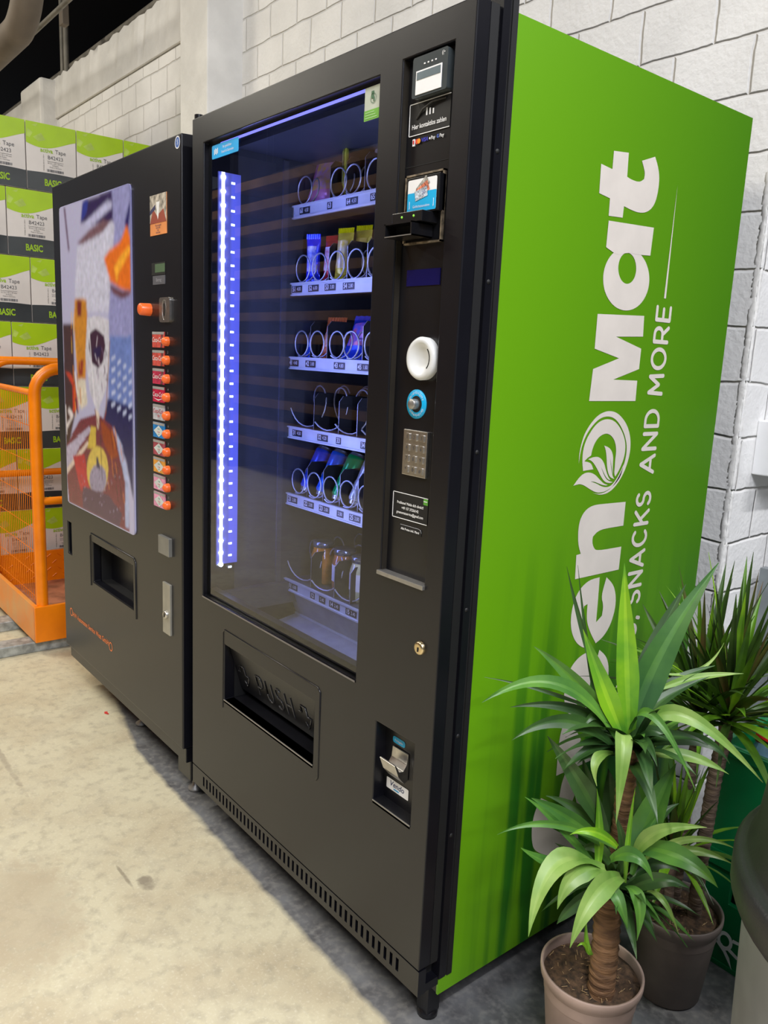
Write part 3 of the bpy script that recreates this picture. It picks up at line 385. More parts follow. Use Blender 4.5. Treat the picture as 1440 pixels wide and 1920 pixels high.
# light fittings of the hall, also at the added fill lamps
for i, (x, y, z) in enumerate(TUBES_AND_FILL):
    h = 0.55 if i < 2 else 0.75
    t = thing('tube_or_fill_lamp', 'long out-of-view tube lamp fitting hanging over the aisle in front of the machines', 'lamp', (x, y, z), 'tube and added fill lamps over the aisle')
    MB().box(-.08, .08, -h-.05, h+.05, 0.0, .05, whitepl).build('housing', t)
    MB().tube([(0, 0, .05), (0, 0, 5.2-z)], 0.006, steel, 6).build('hanger', t)
# stacked cartons of the opposite aisle (what the glass reflects)
def rack():
    t = thing('storage_rack', 'tall rack of brown cartons across the aisle opposite the machines', 'rack', (-4.6, -3.4, 0))
    card = K('brown_cardboard', (0.30, 0.17, 0.085), 0.8, var=0.2, scale=3); dk = K('rack_blue', (0.012, 0.014, 0.03), 0.5)
    for k in range(13):
        z = 0.28+k*0.22
        MB().box(-4.6, 4.6, -.4, 0, z, z+.085, card).build('carton_layer', t)
    for x in (-4.6, -1.55, 1.55, 4.6): MB().box(x-.04, x+.04, -.5, .02, 0, 3.3, dk).build('post', t)
    MB().box(-4.6, 4.6, -.55, -.45, 0, 3.2, dk).build('back_panel', t)
rack()

# ================================================================ SNACK MACHINE
def snack_machine():
    t = thing('snack_vending_machine', 'tall black snack vending machine with a lit glass front and a bright green side', 'vending machine', (0, 0, 0))
    # cabinet
    b = MB(); W = 0.958
    b.box(0.004, 0.03, 0.095, 0.83, 0.08, 1.825, black).box(W-0.02, W-0.002, 0.055, 0.832, 0.078, 1.827, black)
    b.box(0.004, W, 0.095, 0.83, 1.795, 1.825, black).box(0.004, W, 0.80, 0.832, 0.078, 1.825, black).box(0.004, W, 0.10, 0.83, 0.08, 0.11, black)
    b.build('cabinet', t)
    # green printed side
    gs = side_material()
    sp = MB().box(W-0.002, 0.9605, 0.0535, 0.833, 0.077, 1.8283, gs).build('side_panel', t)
    sp['label'] = 'bright green printed side panel'
    b = MB(); o = (0.9612, 0, 0)
    D = SIDE_PRINT
    for k, v in D.items():
        if k == 'a_hole': continue
        b.fill(smooth_loop(v), [smooth_loop(D['a_hole'])] if k == 'a_bowl' else [], cream, o if k != 'a_stem1' else (0.9614, 0, 0), Y, Z)
    for txt, z0, z1 in (('DRINKS,', 0.505, 0.755), ('SNACKS', 0.785, 1.035), ('AND', 1.075, 1.209), ('MORE', 1.239, 1.418)):
        side_text(b, txt, z0, z1, 0.549, 0.601, cream)
    b.face([(0.9612, 0.5705, 1.434), (0.9612, 0.5775, 1.434), (0.9612, 0.5755, 1.652)], cream)
    l = b.build('side_lettering', sp); l['label'] = 'cream GreenoMat lettering with leaf emblem'
    # door -----------------------------------------------------------
    vents = [(0.063+i*0.01885, 0.063+i*0.01885+0.0085, 0.113, 0.141) for i in range(45)]
    b = MB()
    b.holed(0, 0.9593, 0.155, 1.83, [(0.060, 0.728, 0.655, 1.768), (0.790, 0.914, 0.899, 1.778), (0.181, 0.588, 0.411, 0.560), (0.799, 0.912, 0.433, 0.600)], 0.0, 0.030, black)
    b.build('door', t, bevel=0.0022)
    MB().holed(0.0, 0.9593, 0.098, 0.152, vents, 0.001, 0.02, black).build('vent_grille', t)
    b = MB(); b.box(0.02, 0.94, 0.024, 0.06, 0.098, 0.15, dark); b.build('vent_backing', t)
    # door edge on the right with seams, and closing boxes round the window
    b = MB(); b.box(0.928, 0.9588, 0.030, 0.048, 0.155, 1.829, blackm).box(0.93, 0.9555, 0.048, 0.0525, 0.155, 1.829, dark).box(0.928, 0.9625, 0.0525, 0.069, 0.113, 1.86, black).box(0.93, 0.9612, 0.069, 0.073, 0.113, 1.86, dark).box(0.928, 0.9635, 0.073, 0.0856, 0.113, 1.86, blackm)
    b.box(0.0, 0.055, 0.030, 0.095, 0.12, 1.828, black).box(0.0, 0.93, 0.030, 0.092, 1.785, 1.828, black).box(0.055, 0.93, 0.075, 0.092, 0.12, 0.40, blackm)
    b.box(0.0, 0.9593, 0.02, 0.092, 0.100, 0.118, black)
    b.build('door_edge', t)
    for z in (0.42, 0.62, 0.86, 1.14, 1.42, 1.62):
        MB().lathe([(0, .002), (.003, .0018), (.0042, 0)], (0.9624, 0.060, z), blackm, 10, 'x').build('screw', t)
    MB().tube([(0.012, .012, 1.83), (0.012, .012, 1.84)], .011, black2, 12).build('hinge_cap', t)
    # glass
    gl = bpy.data.materials.new('window_glass'); gl.use_nodes = True; nt = gl.node_tree; nt.nodes.clear()
    ou = nt.nodes.new('ShaderNodeOutputMaterial'); tr = nt.nodes.new('ShaderNodeBsdfTransparent'); gg = nt.nodes.new('ShaderNodeBsdfGlossy'); gg.inputs['Roughness'].default_value = 0.0
    tr.inputs[0].default_value = (0.93, 0.95, 0.96, 1); fr = nt.nodes.new('ShaderNodeFresnel'); fr.inputs[0].default_value = 1.5; mx = nt.nodes.new('ShaderNodeMixShader')
    mm = nt.nodes.new('ShaderNodeMath'); mm.operation = 'MULTIPLY'; mm.inputs[1].default_value = 1.5; nt.links.new(fr.outputs[0], mm.inputs[0])
    nt.links.new(mm.outputs[0], mx.inputs[0]); nt.links.new(tr.outputs[0], mx.inputs[1]); nt.links.new(gg.outputs[0], mx.inputs[2]); nt.links.new(mx.outputs[0], ou.inputs[0])
    p = MB().face([(0.060, 0.012, 0.655), (0.728, 0.012, 0.655), (0.728, 0.012, 1.768), (0.060, 0.012, 1.768)], gl).build('window_pane', t)
    # window trim
    b = MB()
    b.box(0.060, 0.074, 0.014, 0.03, 0.655, 1.768, black).box(0.060, 0.728, 0.014, 0.034, 0.655, 0.678, black2).box(0.06, 0.728, 0.014, 0.03, 1.762, 1.768, black)
    b.box(0.060, 0.728, -0.0015, 0.004, 0.6535, 0.6575, K('dark_chrome', (0.25, 0.25, 0.30), 0.25, 1.0))
    b.build('window_trim', t)
    vled = K('violet_led_glow', (0.14, 0.15, 0.42), 0.4, emit=(0.16, 0.18, 0.95), es=0.30, var=0.0)  # emission on the bar paints the violet glow around the LEDs
    lb = K('led_chip', (1, 1, 1), 0.3, emit=(0.62, 0.70, 1.0), es=26, var=0)
    lb2 = K('led_reflection_dot', (1, 1, 1), 0.3, emit=(0.60, 0.72, 1.0), es=3.2, var=0)
    MB().box(0.120, 0.728, 0.0128, 0.0138, 1.7560, 1.7615, K('violet_edge_glint', (.3, .3, .8), .4, emit=(0.24, 0.24, 1.0), es=1.3, var=0)).build('glass_edge_glint', t)  # glowing strip painted in for the glass edge catching LED light
    # LED bar at the left, behind the glass
    bar = MB(); bar.box(0.052, 0.060, 0.040, 0.100, 0.735, 1.712, vled); bo = bar.build('led_bar', t)
    bo['label'] = 'glowing blue-white LED light bar'
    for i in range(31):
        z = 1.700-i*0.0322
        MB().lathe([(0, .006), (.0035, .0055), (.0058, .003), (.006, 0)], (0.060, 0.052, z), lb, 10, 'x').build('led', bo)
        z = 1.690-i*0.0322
        MB().box(0.0600, 0.0606, 0.074, 0.084, z-.0026, z+.0026, lb2).build('led_reflection', bo)  # glowing dots stand in for the LED row mirrored in the glass
    MB().box(0.0598, 0.0606, 0.0475, 0.0565, 0.735, 1.712, K('led_strip_white', (.8, .85, 1), .3, emit=(0.5, 0.56, 1.0), es=3.2, var=0)).build('led_strip', bo)
    l = area('led_light', (0.075, 0.055, 1.22), (0, math.radians(-90), math.radians(42)), 0.97, 0.02, 1.9, (0.16, 0.22, 1.0)); l.parent = t
    l = area('led_light', (0.735, 0.060, 1.22), (0, math.radians(90), math.radians(-50)), 0.97, 0.02, 4.2, (0.42, 0.50, 1.0)); l.parent = t
    MB().box(0.745, 0.752, 0.04, 0.09, 0.735, 1.712, vled).build('led_bar', t)
    # inner liner
    b = MB()
    b.box(0.030, 0.050, 0.034, 0.79, 0.60, 1.785, liner).box(0.752, 0.765, 0.034, 0.79, 0.60, 1.785, liner).box(0.03, 0.765, 0.78, 0.795, 0.60, 1.785, liner)
    b.box(0.03, 0.765, 0.092, 0.79, 1.775, 1.79, liner)
    b.build('liner', t)
    # small vertical edge where the liner steps back
    MB().box(0.050, 0.056, 0.225, 0.240, 0.63, 1.77, K('liner_edge', (.075, .075, .085), .5)).build('liner_corner', t)
    # collecting hopper below the trays
    b = MB(); hop = K('hopper_grey', (0.33, 0.33, 0.34), 0.5)
    b.face([(0.05, 0.27, 0.635), (0.752, 0.27, 0.635), (0.752, 0.30, 0.555), (0.05, 0.30, 0.555)], hop)
    b.face([(0.05, 0.10, 0.52), (0.752, 0.10, 0.52), (0.752, 0.30, 0.555), (0.05, 0.30, 0.555)], hop)
    b.face([(0.05, 0.035, 0.665), (0.752, 0.035, 0.665), (0.752, 0.10, 0.52), (0.05, 0.10, 0.52)], hop)
    b.box(0.05, 0.752, 0.295, 0.305, 0.552, 0.560, silver).box(0.05, 0.075, 0.06, 0.29, 0.60, 0.66, liner)
    b.build('hopper', t)
    # trays -----------------------------------------------------------
    TR = [  # z, coil radius, lane centres, dividers x, tags (x, number, price)
        (1.648, .034, [.088, .235, .292, .38, .47, .56, .65], [.195, .262, .335, .425, .515, .605], [(.105, '61', '4.00'), (.228, '63', ''), (.306, '64', '4.50'), (.40, '65', '2.60')]),
        (1.455, .034, [.088, .163, .238, .316, .395, .47, .55, .63], [.200, .278, .357, .432, .51, .59], [(.078, '51', '4.00'), (.154, '52', '6.00'), (.228, '53', '3.00'), (.305, '54', '2.80')]),
        (1.265, .033, [.090, .163, .250, .310, .395, .47, .55, .63], [.127, .203, .352, .432, .51, .59], [(.070, '41', '4.40'), (.150, '42', '3.80'), (.278, '43', '4.80'), (.375, '45', '1.80')]),
        (1.080, .055, [.104, .210, .303, .41, .52, .63], [.153, .265, .342, .45, .56], [(.095, '31', '4.50'), (.215, '32', '4.20'), (.298, '33', ''), (.40, '34', '3.50')]),
        (0.896, .034, [.092, .168, .243, .318, .395, .47, .55, .63], [.130, .205, .280, .357, .432, .51, .59], [(.080, '21', '2.00'), (.160, '22', '2.00'), (.232, '23', '2.00'), (.312, '', '2.00'), (.365, '25', '2.00')]),
        (0.651, .055, [.105, .215, .325, .43, .54, .65], [.160, .270, .340, .48, .59], [(.092, '11', '6.00'), (.203, '12', ''), (.245, '', '2.40'), (.292, '14', '2.40'), (.365, '15', '2.40')]),
    ]
    tagb = K('price_tag_black', (0.02, 0.02, 0.025), 0.4)
    for zc, R, lanes, divs, tags in TR:
        b = MB(); zt = zc+.014
        b.box(0.050, 0.735, 0.258, 0.262, zc-.013, zc+.013, silver).box(0.050, 0.735, 0.254, 0.262, zc+.0125, zc+.0165, silver).box(0.050, 0.735, 0.255, 0.262, zc-.0165, zc-.0125, silver)
        b.box(0.052, 0.735, 0.262, 0.74, zt-.004, zt, K('tray_floor', (.10, .10, .11), .4, .3))
        tr = b.build('tray', t)
        for x, n, pr in tags:
            b = MB()
            wn = .018 if n else 0; wp = .026 if pr else 0
            b.box(x-.022, x-.022+wn+wp+.003, 0.2575, 0.2588, zc-.0085, zc+.0085, tagb)
            if n: b.text(n, .017, (x-.0115, .2570, zc), X, Z, white, sx=.85, bold=.02)
            if pr: b.text(pr, .013, (x-.022+wn+.013+.0015, .2570, zc), X, Z, white, sx=.8)
            b.build('price_tag', tr)
        for x in divs:
            b = MB(); P = [(.272, zt), (.272, zt+.082), (.284, zt+.096), (.73, zt+.096), (.73, zt)]
            for dx in (-.0008, .0008): b.face([(x+dx, a, c) for a, c in P], dark)
            for i in range(5): b.face([(x-.0012, *P[i-1]), (x+.0012, *P[i-1]), (x+.0012, *P[i]), (x-.0012, *P[i])], steel)
            b.build('divider', tr)
        for k, x in enumerate(lanes):
            ph = (1.15, .9, .8, 1.1, .7, 1.3)[k % 6] if R < .05 else (.0, .55, .5, .6, .5, .4)[k % 6]
            path = []; pitch = .055 if R < .05 else .08
            turns = .42/pitch; n = int(turns*22)
            for i in range(n):
                a = ph+PI*1.05+2*PI*i/22
                q = i/22; path.append((x+R*math.cos(a), .2655+((.006*q if q < 1 else .006+pitch*(q-1)) if R < .05 else pitch*q), zt+.004+R+R*math.sin(a)))
            MB().tube(path, .0021, K('coil_wire', (.62, .63, .68), .42, .8, var=0), 6).build('coil', tr)
    # pay panel ---------------------------------------------------------
    b = MB(); b.box(0.785, 0.918, 0.014, 0.03, 0.895, 1.782, black2).box(0.785, 0.918, 0.0135, 0.0145, 1.6095, 1.611, dark)
    b.box(0.790, 0.7912, 0.003, 0.014, 0.899, 1.778, K('worn_edge', (0.035, 0.030, 0.024), 0.4, 0.3)); b.build('pay_panel', t)
    MB().box(0.786, 0.916, -0.006, 0.014, 0.893, 0.901, steel).build('panel_ledge', t, bevel=.001)
    rd = MB()
    P0 = [(0.812, 1.712), (0.897, 1.712), (0.897, 1.776), (0.812, 1.776)]; 
    rd.rrect(0.808, 0.892, 1.712, 1.774, .004, -0.010, K('reader_face', (0.045, 0.055, 0.06), 0.25), 0.016)
    ro = rd.shift(.008, .0, .010).build('card_reader', t)
    b = MB(); b.box(0.818, 0.880, -.0112, -.0102, 1.716, 1.752, white).box(0.8205, 0.8775, -.0118, -.0110, 1.738, 1.7495, K('reader_lcd', (0.16, 0.20, 0.22), .2))
    for i in range(4): b.box(0.836+i*.009, 0.839+i*.009, -.0110, -.0101, 1.7595, 1.7615, white)
    b.text('((•', .008, (.882, -.0106, 1.767), X, Z, white); b.shift(.008, 0, .010); b.build('reader_screen', ro)
    b = MB(); y = .0130
    b.box(.8135, .914, y, .0145, 1.6525, 1.7035, blackm)
    for q in ((.8135, .8148, 1.6525, 1.7035), (.8135, .914, 1.6525, 1.6537), (.8135, .914, 1.7023, 1.7035)): b.box(q[0], q[1], y-.0006, y, q[2], q[3], white)
    b.text('Hier kontaktlos zahlen', .0108, (.864, y-.0008, 1.666), X, Z, white, sx=.86, bold=.012)
    for i in range(3): b.box(.856+i*.008, .8585+i*.008, y-.0008, y, 1.680, 1.692-(i*.002), white)
    b.tube([(.832, y, 1.678), (.850, y-.003, 1.690), (.875, y-.004, 1.697), (.905, y-.002, 1.6975)], .0018, black2, 6)
    b.shift(-.0155, .006); b.build('contactless_sign', t)['label'] = 'sign reading Hier kontaktlos zahlen'
    b = MB(); z = 1.643
    b.box(.8245, .8300, y-.0005, .0145, z-.006, z+.005, white).box(.8258, .8288, y-.001, y, z-.003, z+.003, K('print_red', (.6, .03, .04), .4))
    b.lathe([(0, .001), (.0042, .001)], (.8365, y, z), K('print_red2', (.75, .06, .02), .4), 14, 'y').lathe([(0, .0012), (.0042, .0012)], (.8415, y, z), K('print_orange', (.85, .30, .02), .4), 14, 'y')
    b.text('VISA', .0085, (.8560, y-.001, z), X, Z, K('print_blue', (.03, .03, .5), .4), bold=.03, shear=.2)
    b.lathe([(0, .001), (.0018, .001)], (.8685, y, z), white, 10, 'y').text('Pay', .0078, (.8765, y-.001, z), X, Z, white, bold=.01)
    b.text('G', .0075, (.8880, y-.001, z), X, Z, K('print_blue2', (.1, .2, .8), .4), bold=.02).text('Pay', .0078, (.8975, y-.001, z), X, Z, white, bold=.01)
    b.shift(-.0155, .0055); b.build('payment_logos', t)
    # banknote unit
    b = MB(); wf = K('worn_metal_frame', (0.30, 0.24, 0.17), 0.4, 0.4, var=.3, scale=90)
    x0, x1, z0, z1 = .812, .909, 1.479, 1.592; e = .003
    for q in ((x0, x1, z1-e, z1), (x0, x1, z0, z0+e), (x1-e, x1, z0, z1), (x0, x0+e, z0, z1)): b.box(q[0], q[1], .0085, .0145, q[2], q[3], wf)
    b.shift(-.0120, .0035); b.build('banknote_frame', t)
    u = MB().box(.815, .897, 0.000, .0140, 1.530, 1.588, black2).build('banknote_unit', t, bevel=.001)
    b = MB(); y = -.0006
    b.rrect(.819, .891, 1.5325, 1.584, .003, y, white).rrect(.819, .891, 1.5325, 1.563, .002, y-.0003, cyan)
    for k, (dx, dz, rt, c) in enumerate(((.004, .010, 38, (.42, .40, .36)), (.004, .004, 25, (.75, .22, .12)), (.001, -.002, 12, (.55, .62, .72)))):
        m = K('note_%s' % ('grey', 'red', 'blue')[k], c, .6, var=.3, scale=300); a = math.radians(rt); cx, cz = .853+dx, 1.562+dz
        q = [(-.0155, -.008), (.0155, -.008), (.0155, .008), (-.0155, .008)]
        b.face([(cx+i*math.cos(a)-j*math.sin(a), y-.0006-.0002*k, cz+i*math.sin(a)+j*math.cos(a)) for i, j in q], m)
        b.text(('5', '10', '20')[k], .009, (cx+.006, y-.0008-.0002*k, cz+.001), (math.cos(a), 0, math.sin(a)), (-math.sin(a), 0, math.cos(a)), K('note_ink', (.10, .12, .35), .5))
    b.text('Geldscheinannahme', .0062, (.855, y-.0008, 1.5405), X, Z, white, sx=.85)
    for x in (.825, .885): b.box(x-.0003, x+.0003, y-.0008, y, 1.538, 1.550, white).face([(x-.0014, y-.0008, 1.5395), (x, y-.0008, 1.5365), (x+.0014, y-.0008, 1.5395)], white)
    b.build('banknote_sticker', u)['label'] = 'blue and white banknote sticker'
    b = MB(); b.box(.806, .882, -.022, .014, 1.512, 1.5295, black2); mo = b.build('banknote_mouth', t, bevel=.001)
    b = MB(); b.box(.801, .872, -.034, .012, 1.4895, 1.4915, black2).box(.801, .804, -.034, .012, 1.4895, 1.5115, black2).box(.869, .872, -.034, .012, 1.4895, 1.5115, black2).box(.801, .872, -.034, .012, 1.5095, 1.5115, black2).box(.803, .870, -.010, .012, 1.491, 1.510, dark).box(.803, .872, -.0345, -.033, 1.4895, 1.491, steel)
    b.build('banknote_slot', mo)
    gl2 = K('green_led', (.2, .5, .05), .4, emit=(.30, .75, .05), es=.5)
    for x in (.832, .862): MB().lathe([(0, .0015), (.0016, .0012), (.0022, 0)], (x, -.022, 1.5215), gl2, 10, 'y').build('indicator_light', mo)
    MB().box(.811, .896, .0125, .0145, 1.414, 1.441, K('display_navy', (.005, .005, .06), .15, emit=(.01, .01, .35), es=.03)).build('display', t)
    b = MB(); cx, cz = .868, 1.292
    b.lathe([(.036, -.0145), (.0368, -.001), (.0345, .003), (.030, .0045), (.026, .003), (.020, -.003), (.010, -.006), (0, -.0068)], (cx, 0, cz), whitepl, 40, 'y')
    cb = b.shift(.002, 0, .003).build('coin_funnel', t); cb['label'] = 'round white coin funnel'
    MB().tube([(cx+.0235*math.cos(a), -.0012, cz+.0235*math.sin(a)) for a in [-.75+i*.15 for i in range(11)]], .0013, dark, 6).shift(.002, 0, .003).build('coin_slot', cb)
    b = MB(); cx, cz = .8535, 1.2135
    b.lathe([(.0255, -.0145), (.0255, .0005-.013), (.0145, .0005-.013)], (cx, 0, cz), cyan, 36, 'y').lathe([(.0145, -.0122), (.0, -.0120)], (cx, 0, cz), dark, 24, 'y')
    for k, ch in enumerate('Geldrückgabe'):
        a = math.radians(152-k*11.3); r = .0195; b.text(ch, .0062, (cx+r*math.cos(a), .0122, cz+r*math.sin(a)), (math.sin(a), 0, -math.cos(a)), (math.cos(a), 0, math.sin(a)), white)
        a = math.radians(208+k*11.3) if 0 else math.radians(-28-k*11.3); b.text(ch, .0062, (cx+r*math.cos(a), .0122, cz+r*math.sin(a)), (math.sin(a), 0, -math.cos(a)), (math.cos(a), 0, math.sin(a)), white)
    rb = b.build('return_ring', t); rb['label'] = 'cyan ring marked Geldrückgabe'
    MB().lathe([(.0092, -.012), (.0092, -.001), (.008, .0005), (0, .0005)], (cx, 0, cz), steel, 24, 'y').build('return_button', t)['label'] = 'round grey metal button'
    kp = MB().box(.828, .8915, .0085, .0145, 1.087, 1.168, chrome).build('keypad', t, bevel=.001)
    for r, row in enumerate(('123', '456', '789', '*0#')):
        for c, ch in enumerate(row):
            x = .8410+c*.0190; z = 1.1557-r*.0192
            b = MB(); b.rrect(x-.0055, x+.0055, z-.0060, z+.0060, .0014, .0060, chrome, .0088); b.text(ch, .009, (x, .0057, z), X, Z, K('key_ink', (.08, .08, .09), .5), bold=.01)
            b.build('key', kp)
    b = MB(); y = .0130
    b.box(.818, .9135, y, .0145, 1.008, 1.056, blackm)
    for q in ((.818, .8192, 1.008, 1.056), (.818, .9135, 1.008, 1.0092), (.818, .9135, 1.0548, 1.056)): b.box(q[0], q[1], y-.0006, y, q[2], q[3], white)
    b.box(.902, .9135, y-.0006, y, 1.0435, 1.0545, K('print_green', (.10, .33, .04), .5)).box(.903, .9125, y-.0012, y-.0007, 1.0490, 1.0503, white)
    b.text('Probleme? Melde dich direkt!!', .0068, (.867, y-.0008, 1.0375), X, Z, white, sx=.88, bold=.015).text('+49 157 37236142', .0068, (.867, y-.0008, 1.0285), X, Z, white, sx=.9, bold=.015).text('greenomatservice@gmail.com', .0068, (.867, y-.0008, 1.0195), X, Z, white, sx=.88, bold=.015)
    b.shift(-.0155, -.0038); b.build('service_sign', t)['label'] = 'black and white service contact sign'
    b = MB().box(.840, .900, y, .0145, .986, .9975, blackm).text('Alle Preise inkl. Pfand', .0058, (.870, y-.0008, .9915), X, Z, white, bold=.015)
    b.tube([(.842, y, .9985), (.893, y, .9985), (.898, y, .9965), (.900, y, .992)], .0003, silver, 5); b.shift(-.0155, -.0045); b.build('price_sign', t)
    b = MB().lathe([(.0125, 0), (.0125, .004), (.0105, .0065), (.0070, .007), (0, .0065)], (.914, 0, .786), brass, 24, 'y').box(.9127, .9153, -.0078, -.006, .780, .788, dark); b.build('lock', t)['label'] = 'round brass lock cylinder'
    # push flap
    b = MB(); fm = black
    b.tube([(.176, 0, .388), (.176, 0, .592), (.184, 0, .599), (.600, 0, .596), (.609, 0, .588), (.609, 0, .392), (.604, 0, .384)], .0022, black2, 8)
    b.box(.181, .588, .085, .09, .405, .565, dark).box(.176, .181, .03, .09, .405, .565, dark).box(.588, .593, .03, .09, .405, .565, dark)
    b.box(.181, .588, .0, .085, .404, .411, black2).box(.181, .588, -.001, .001, .4095, .4120, steel)
    ff = b.build('flap_frame', t)
    u = Vector((0, .058, -.125)); L = u.length; un = -u/L
    MB().face([(.184, .012, .558), (.586, .012, .558), (.586, .050, .432), (.184, .050, .432)][::-1], black).face([(.184, .012, .558), (.586, .012, .558), (.586, .022, .562), (.184, .022, .562)], black).face([(.184, .050, .432), (.586, .050, .432), (.586, .062, .432), (.184, .062, .432)], dark).build('push_flap', t)
    fl = [o for o in t.children if o.name.startswith('push_flap')][-1]
    vd = Vector((0, -.038, .126)).normalized(); pc = Vector((.372, .0345, .4835)); emb = K('embossed_black', (.030, .030, .034), .16)
    b = MB(); H = .062; x = .290
    for ch in 'PUSH':
        wd, st = STROKES[ch]
        for s in st: b.tube([pc+Vector(X)*(x+p*H*.62-pc.x)+vd*((q-.5)*H)+Vector((0, -.0012, 0)) for p, q in s], .0021, emb, 8)
        x += wd*H*.62+.0125
    b.build('push_lettering', fl)
    for x in (.232, .512):
        c = Vector((x, .0345, .4835)); b = MB()
        b.tube([c+Vector(X)*i*.9+vd*j*.9+Vector((0, -.0015, 0)) for i, j in [(-.034, .008), (-.020, .008), (-.020, .030), (.004, .030), (.004, .004), (.022, .004), (.0, -.034), (-.010, -.016)]], .0015, emb, 6)
        b.build('embossed_arrow', fl)
    # coin return niche
    b = MB(); b.box(.799, .912, .028, .031, .43, .60, black).box(.796, .799, .03, .042, .43, .60, black2).box(.912, .915, .03, .042, .43, .60, black2).box(.799, .912, .0, .04, .427, .4335, black2).box(.799, .912, -.001, .0008, .4325, .4345, steel)
    b.build('coin_return_niche', t)
    b = MB().rrect(.820, .8565, .5585, .5715, .005, .0272, cyan).text('Rückgabe', .0062, (.838, .0268, .565), X, Z, white); b.build('return_sticker', t)
    b = MB(); bx = (.824, .870)
    prof = [(.027, .5425), (.024, .5425), (.022, .522), (.014, .511), (.004, .513), (-.005, .529), (-.008, .528), (.002, .503), (.018, .484), (.027, .488)]
    b.grid([[(x, a, z) for a, z in prof] for x in bx], chrome, False, False, True)
    b.face([(bx[1], a, z) for a, z in prof], chrome).face([(bx[0], a, z) for a, z in prof][::-1], chrome)
    b.shift(0, .010); b.build('coin_return_lever', t, bevel=.0006)['label'] = 'bent metal coin return lever'
    b = MB().rrect(.8075, .8735, .457, .4795, .002, .0270, white).text('Vendo', .0165, (.840, .0266, .4705), X, Z, K('logo_navy', (.02, .03, .12), .5), shear=.25, bold=.01).box(.830, .846, .0264, .0268, .4605, .4625, cyan).text('service', .005, (.838, .0264, .4625), X, Z, cyan)
    b.build('maker_sticker', t)['label'] = 'white sticker with dark script lettering'
    # stickers on the glass
    b = MB().rrect(.0835, .2115, 1.7285, 1.7585, .004, .0100, K('cyan_sticker', (.0, .38, .85), .35)).text('Ihr gekühlter', .0080, (.158, .0096, 1.7490), X, Z, white).text('Snack & Getränke', .0080, (.160, .0096, 1.7385), X, Z, white)
    for i in range(4): b.box(.096+i*.005, .0985+i*.005, .0094, .0097, 1.7365+.002*(i % 2), 1.7505-.002*((i+1) % 2), white)
    b.build('window_sticker', t)['label'] = 'small bright blue sticker on the glass'
    b = MB().box(.674, .728, .0100, .0106, 1.705, 1.7605, K('leaflet_white', (.50, .54, .46), .6)).box(.674, .728, .0094, .0099, 1.705, 1.722, K('leaflet_green', (.16, .42, .05), .6))
    b.lathe([(.0085, .0004), (.0075, .0004)], (.700, .0094, 1.740), K('leaflet_dark', (.06, .16, .08), .6), 20, 'y').box(.694, .701, .0090, .0096, 1.740, 1.752, MA['leaflet_dark']).box(.700, .703, .0088, .0094, 1.735, 1.742, MA['leaflet_dark'])
    for i in range(3): b.box(.678, .712-i*.004, .0089, .0093, 1.708+i*.0045, 1.7095+i*.0045, K('leaflet_pale', (.35, .6, .25), .6))
    b.build('window_leaflet', t)['label'] = 'white and green leaflet on the glass'
    # feet
    for x, y in ((.088, .09), (.92, .065), (.088, .74), (.92, .74), (.5, .74)):
        MB().box(x-.016, x+.016, y-.012, y+.02, .012, .115, black2).lathe([(.0, .0), (.021, .0), (.021, .010), (.012, .016)], (x, y+.004, 0), black2, 16).build('foot', t)
    return t
def _arc(cx, cy, rx, ry, a0, a1, n=14): return [(cx+rx*math.cos(math.radians(a0+(a1-a0)*i/n)), cy+ry*math.sin(math.radians(a0+(a1-a0)*i/n))) for i in range(n+1)]
STROKES = {  # letter: width, strokes (cap height 1)
    'A': (.98, [[(.05, .04), (.49, .97), (.93, .04)], [(.22, .30), (.76, .30)]]),
    'C': (.98, [_arc(.52, .5, .46, .47, 48, 312)]),
    'D': (.92, [[(.08, .04), (.08, .96), (.38, .96)]+_arc(.38, .5, .48, .46, 90, -90)+[(.08, .04)]]),
    'E': (.76, [[(.70, .96), (.08, .96), (.08, .04), (.72, .04)], [(.08, .5), (.62, .5)]]),
    'I': (.16, [[(.08, .04), (.08, .96)]]),
    'K': (.84, [[(.08, .04), (.08, .96)], [(.78, .96), (.12, .42)], [(.34, .58), (.80, .04)]]),
    'M': (1.10, [[(.08, .04), (.14, .96), (.55, .30), (.96, .96), (1.02, .04)]]),
    'N': (.94, [[(.08, .04), (.08, .96), (.86, .04), (.86, .96)]]),
    'O': (1.08, [_arc(.54, .5, .48, .47, 0, 360, 28)]),
    'P': (.80, [[(.08, .04), (.08, .96), (.44, .96)]+_arc(.44, .69, .30, .27, 90, -90)+[(.08, .42)]]),
    'U': (.86, [[(.08, .96), (.08, .36)]+_arc(.43, .36, .35, .33, 180, 360)+[(.78, .96)]]),
    'H': (.86, [[(.08, .04), (.08, .96)], [(.78, .04), (.78, .96)], [(.08, .5), (.78, .5)]]),
    'R': (.86, [[(.08, .04), (.08, .96), (.44, .96)]+_arc(.46, .69, .30, .27, 90, -90)+[(.08, .42)], [(.46, .42), (.80, .04)]]),
    'S': (.80, [_arc(.41, .73, .31, .235, 35, 255)+_arc(.41, .265, .33, .235, 90, -150)]),
    ',': (.16, [[(.10, .06), (.04, -.10)]])}
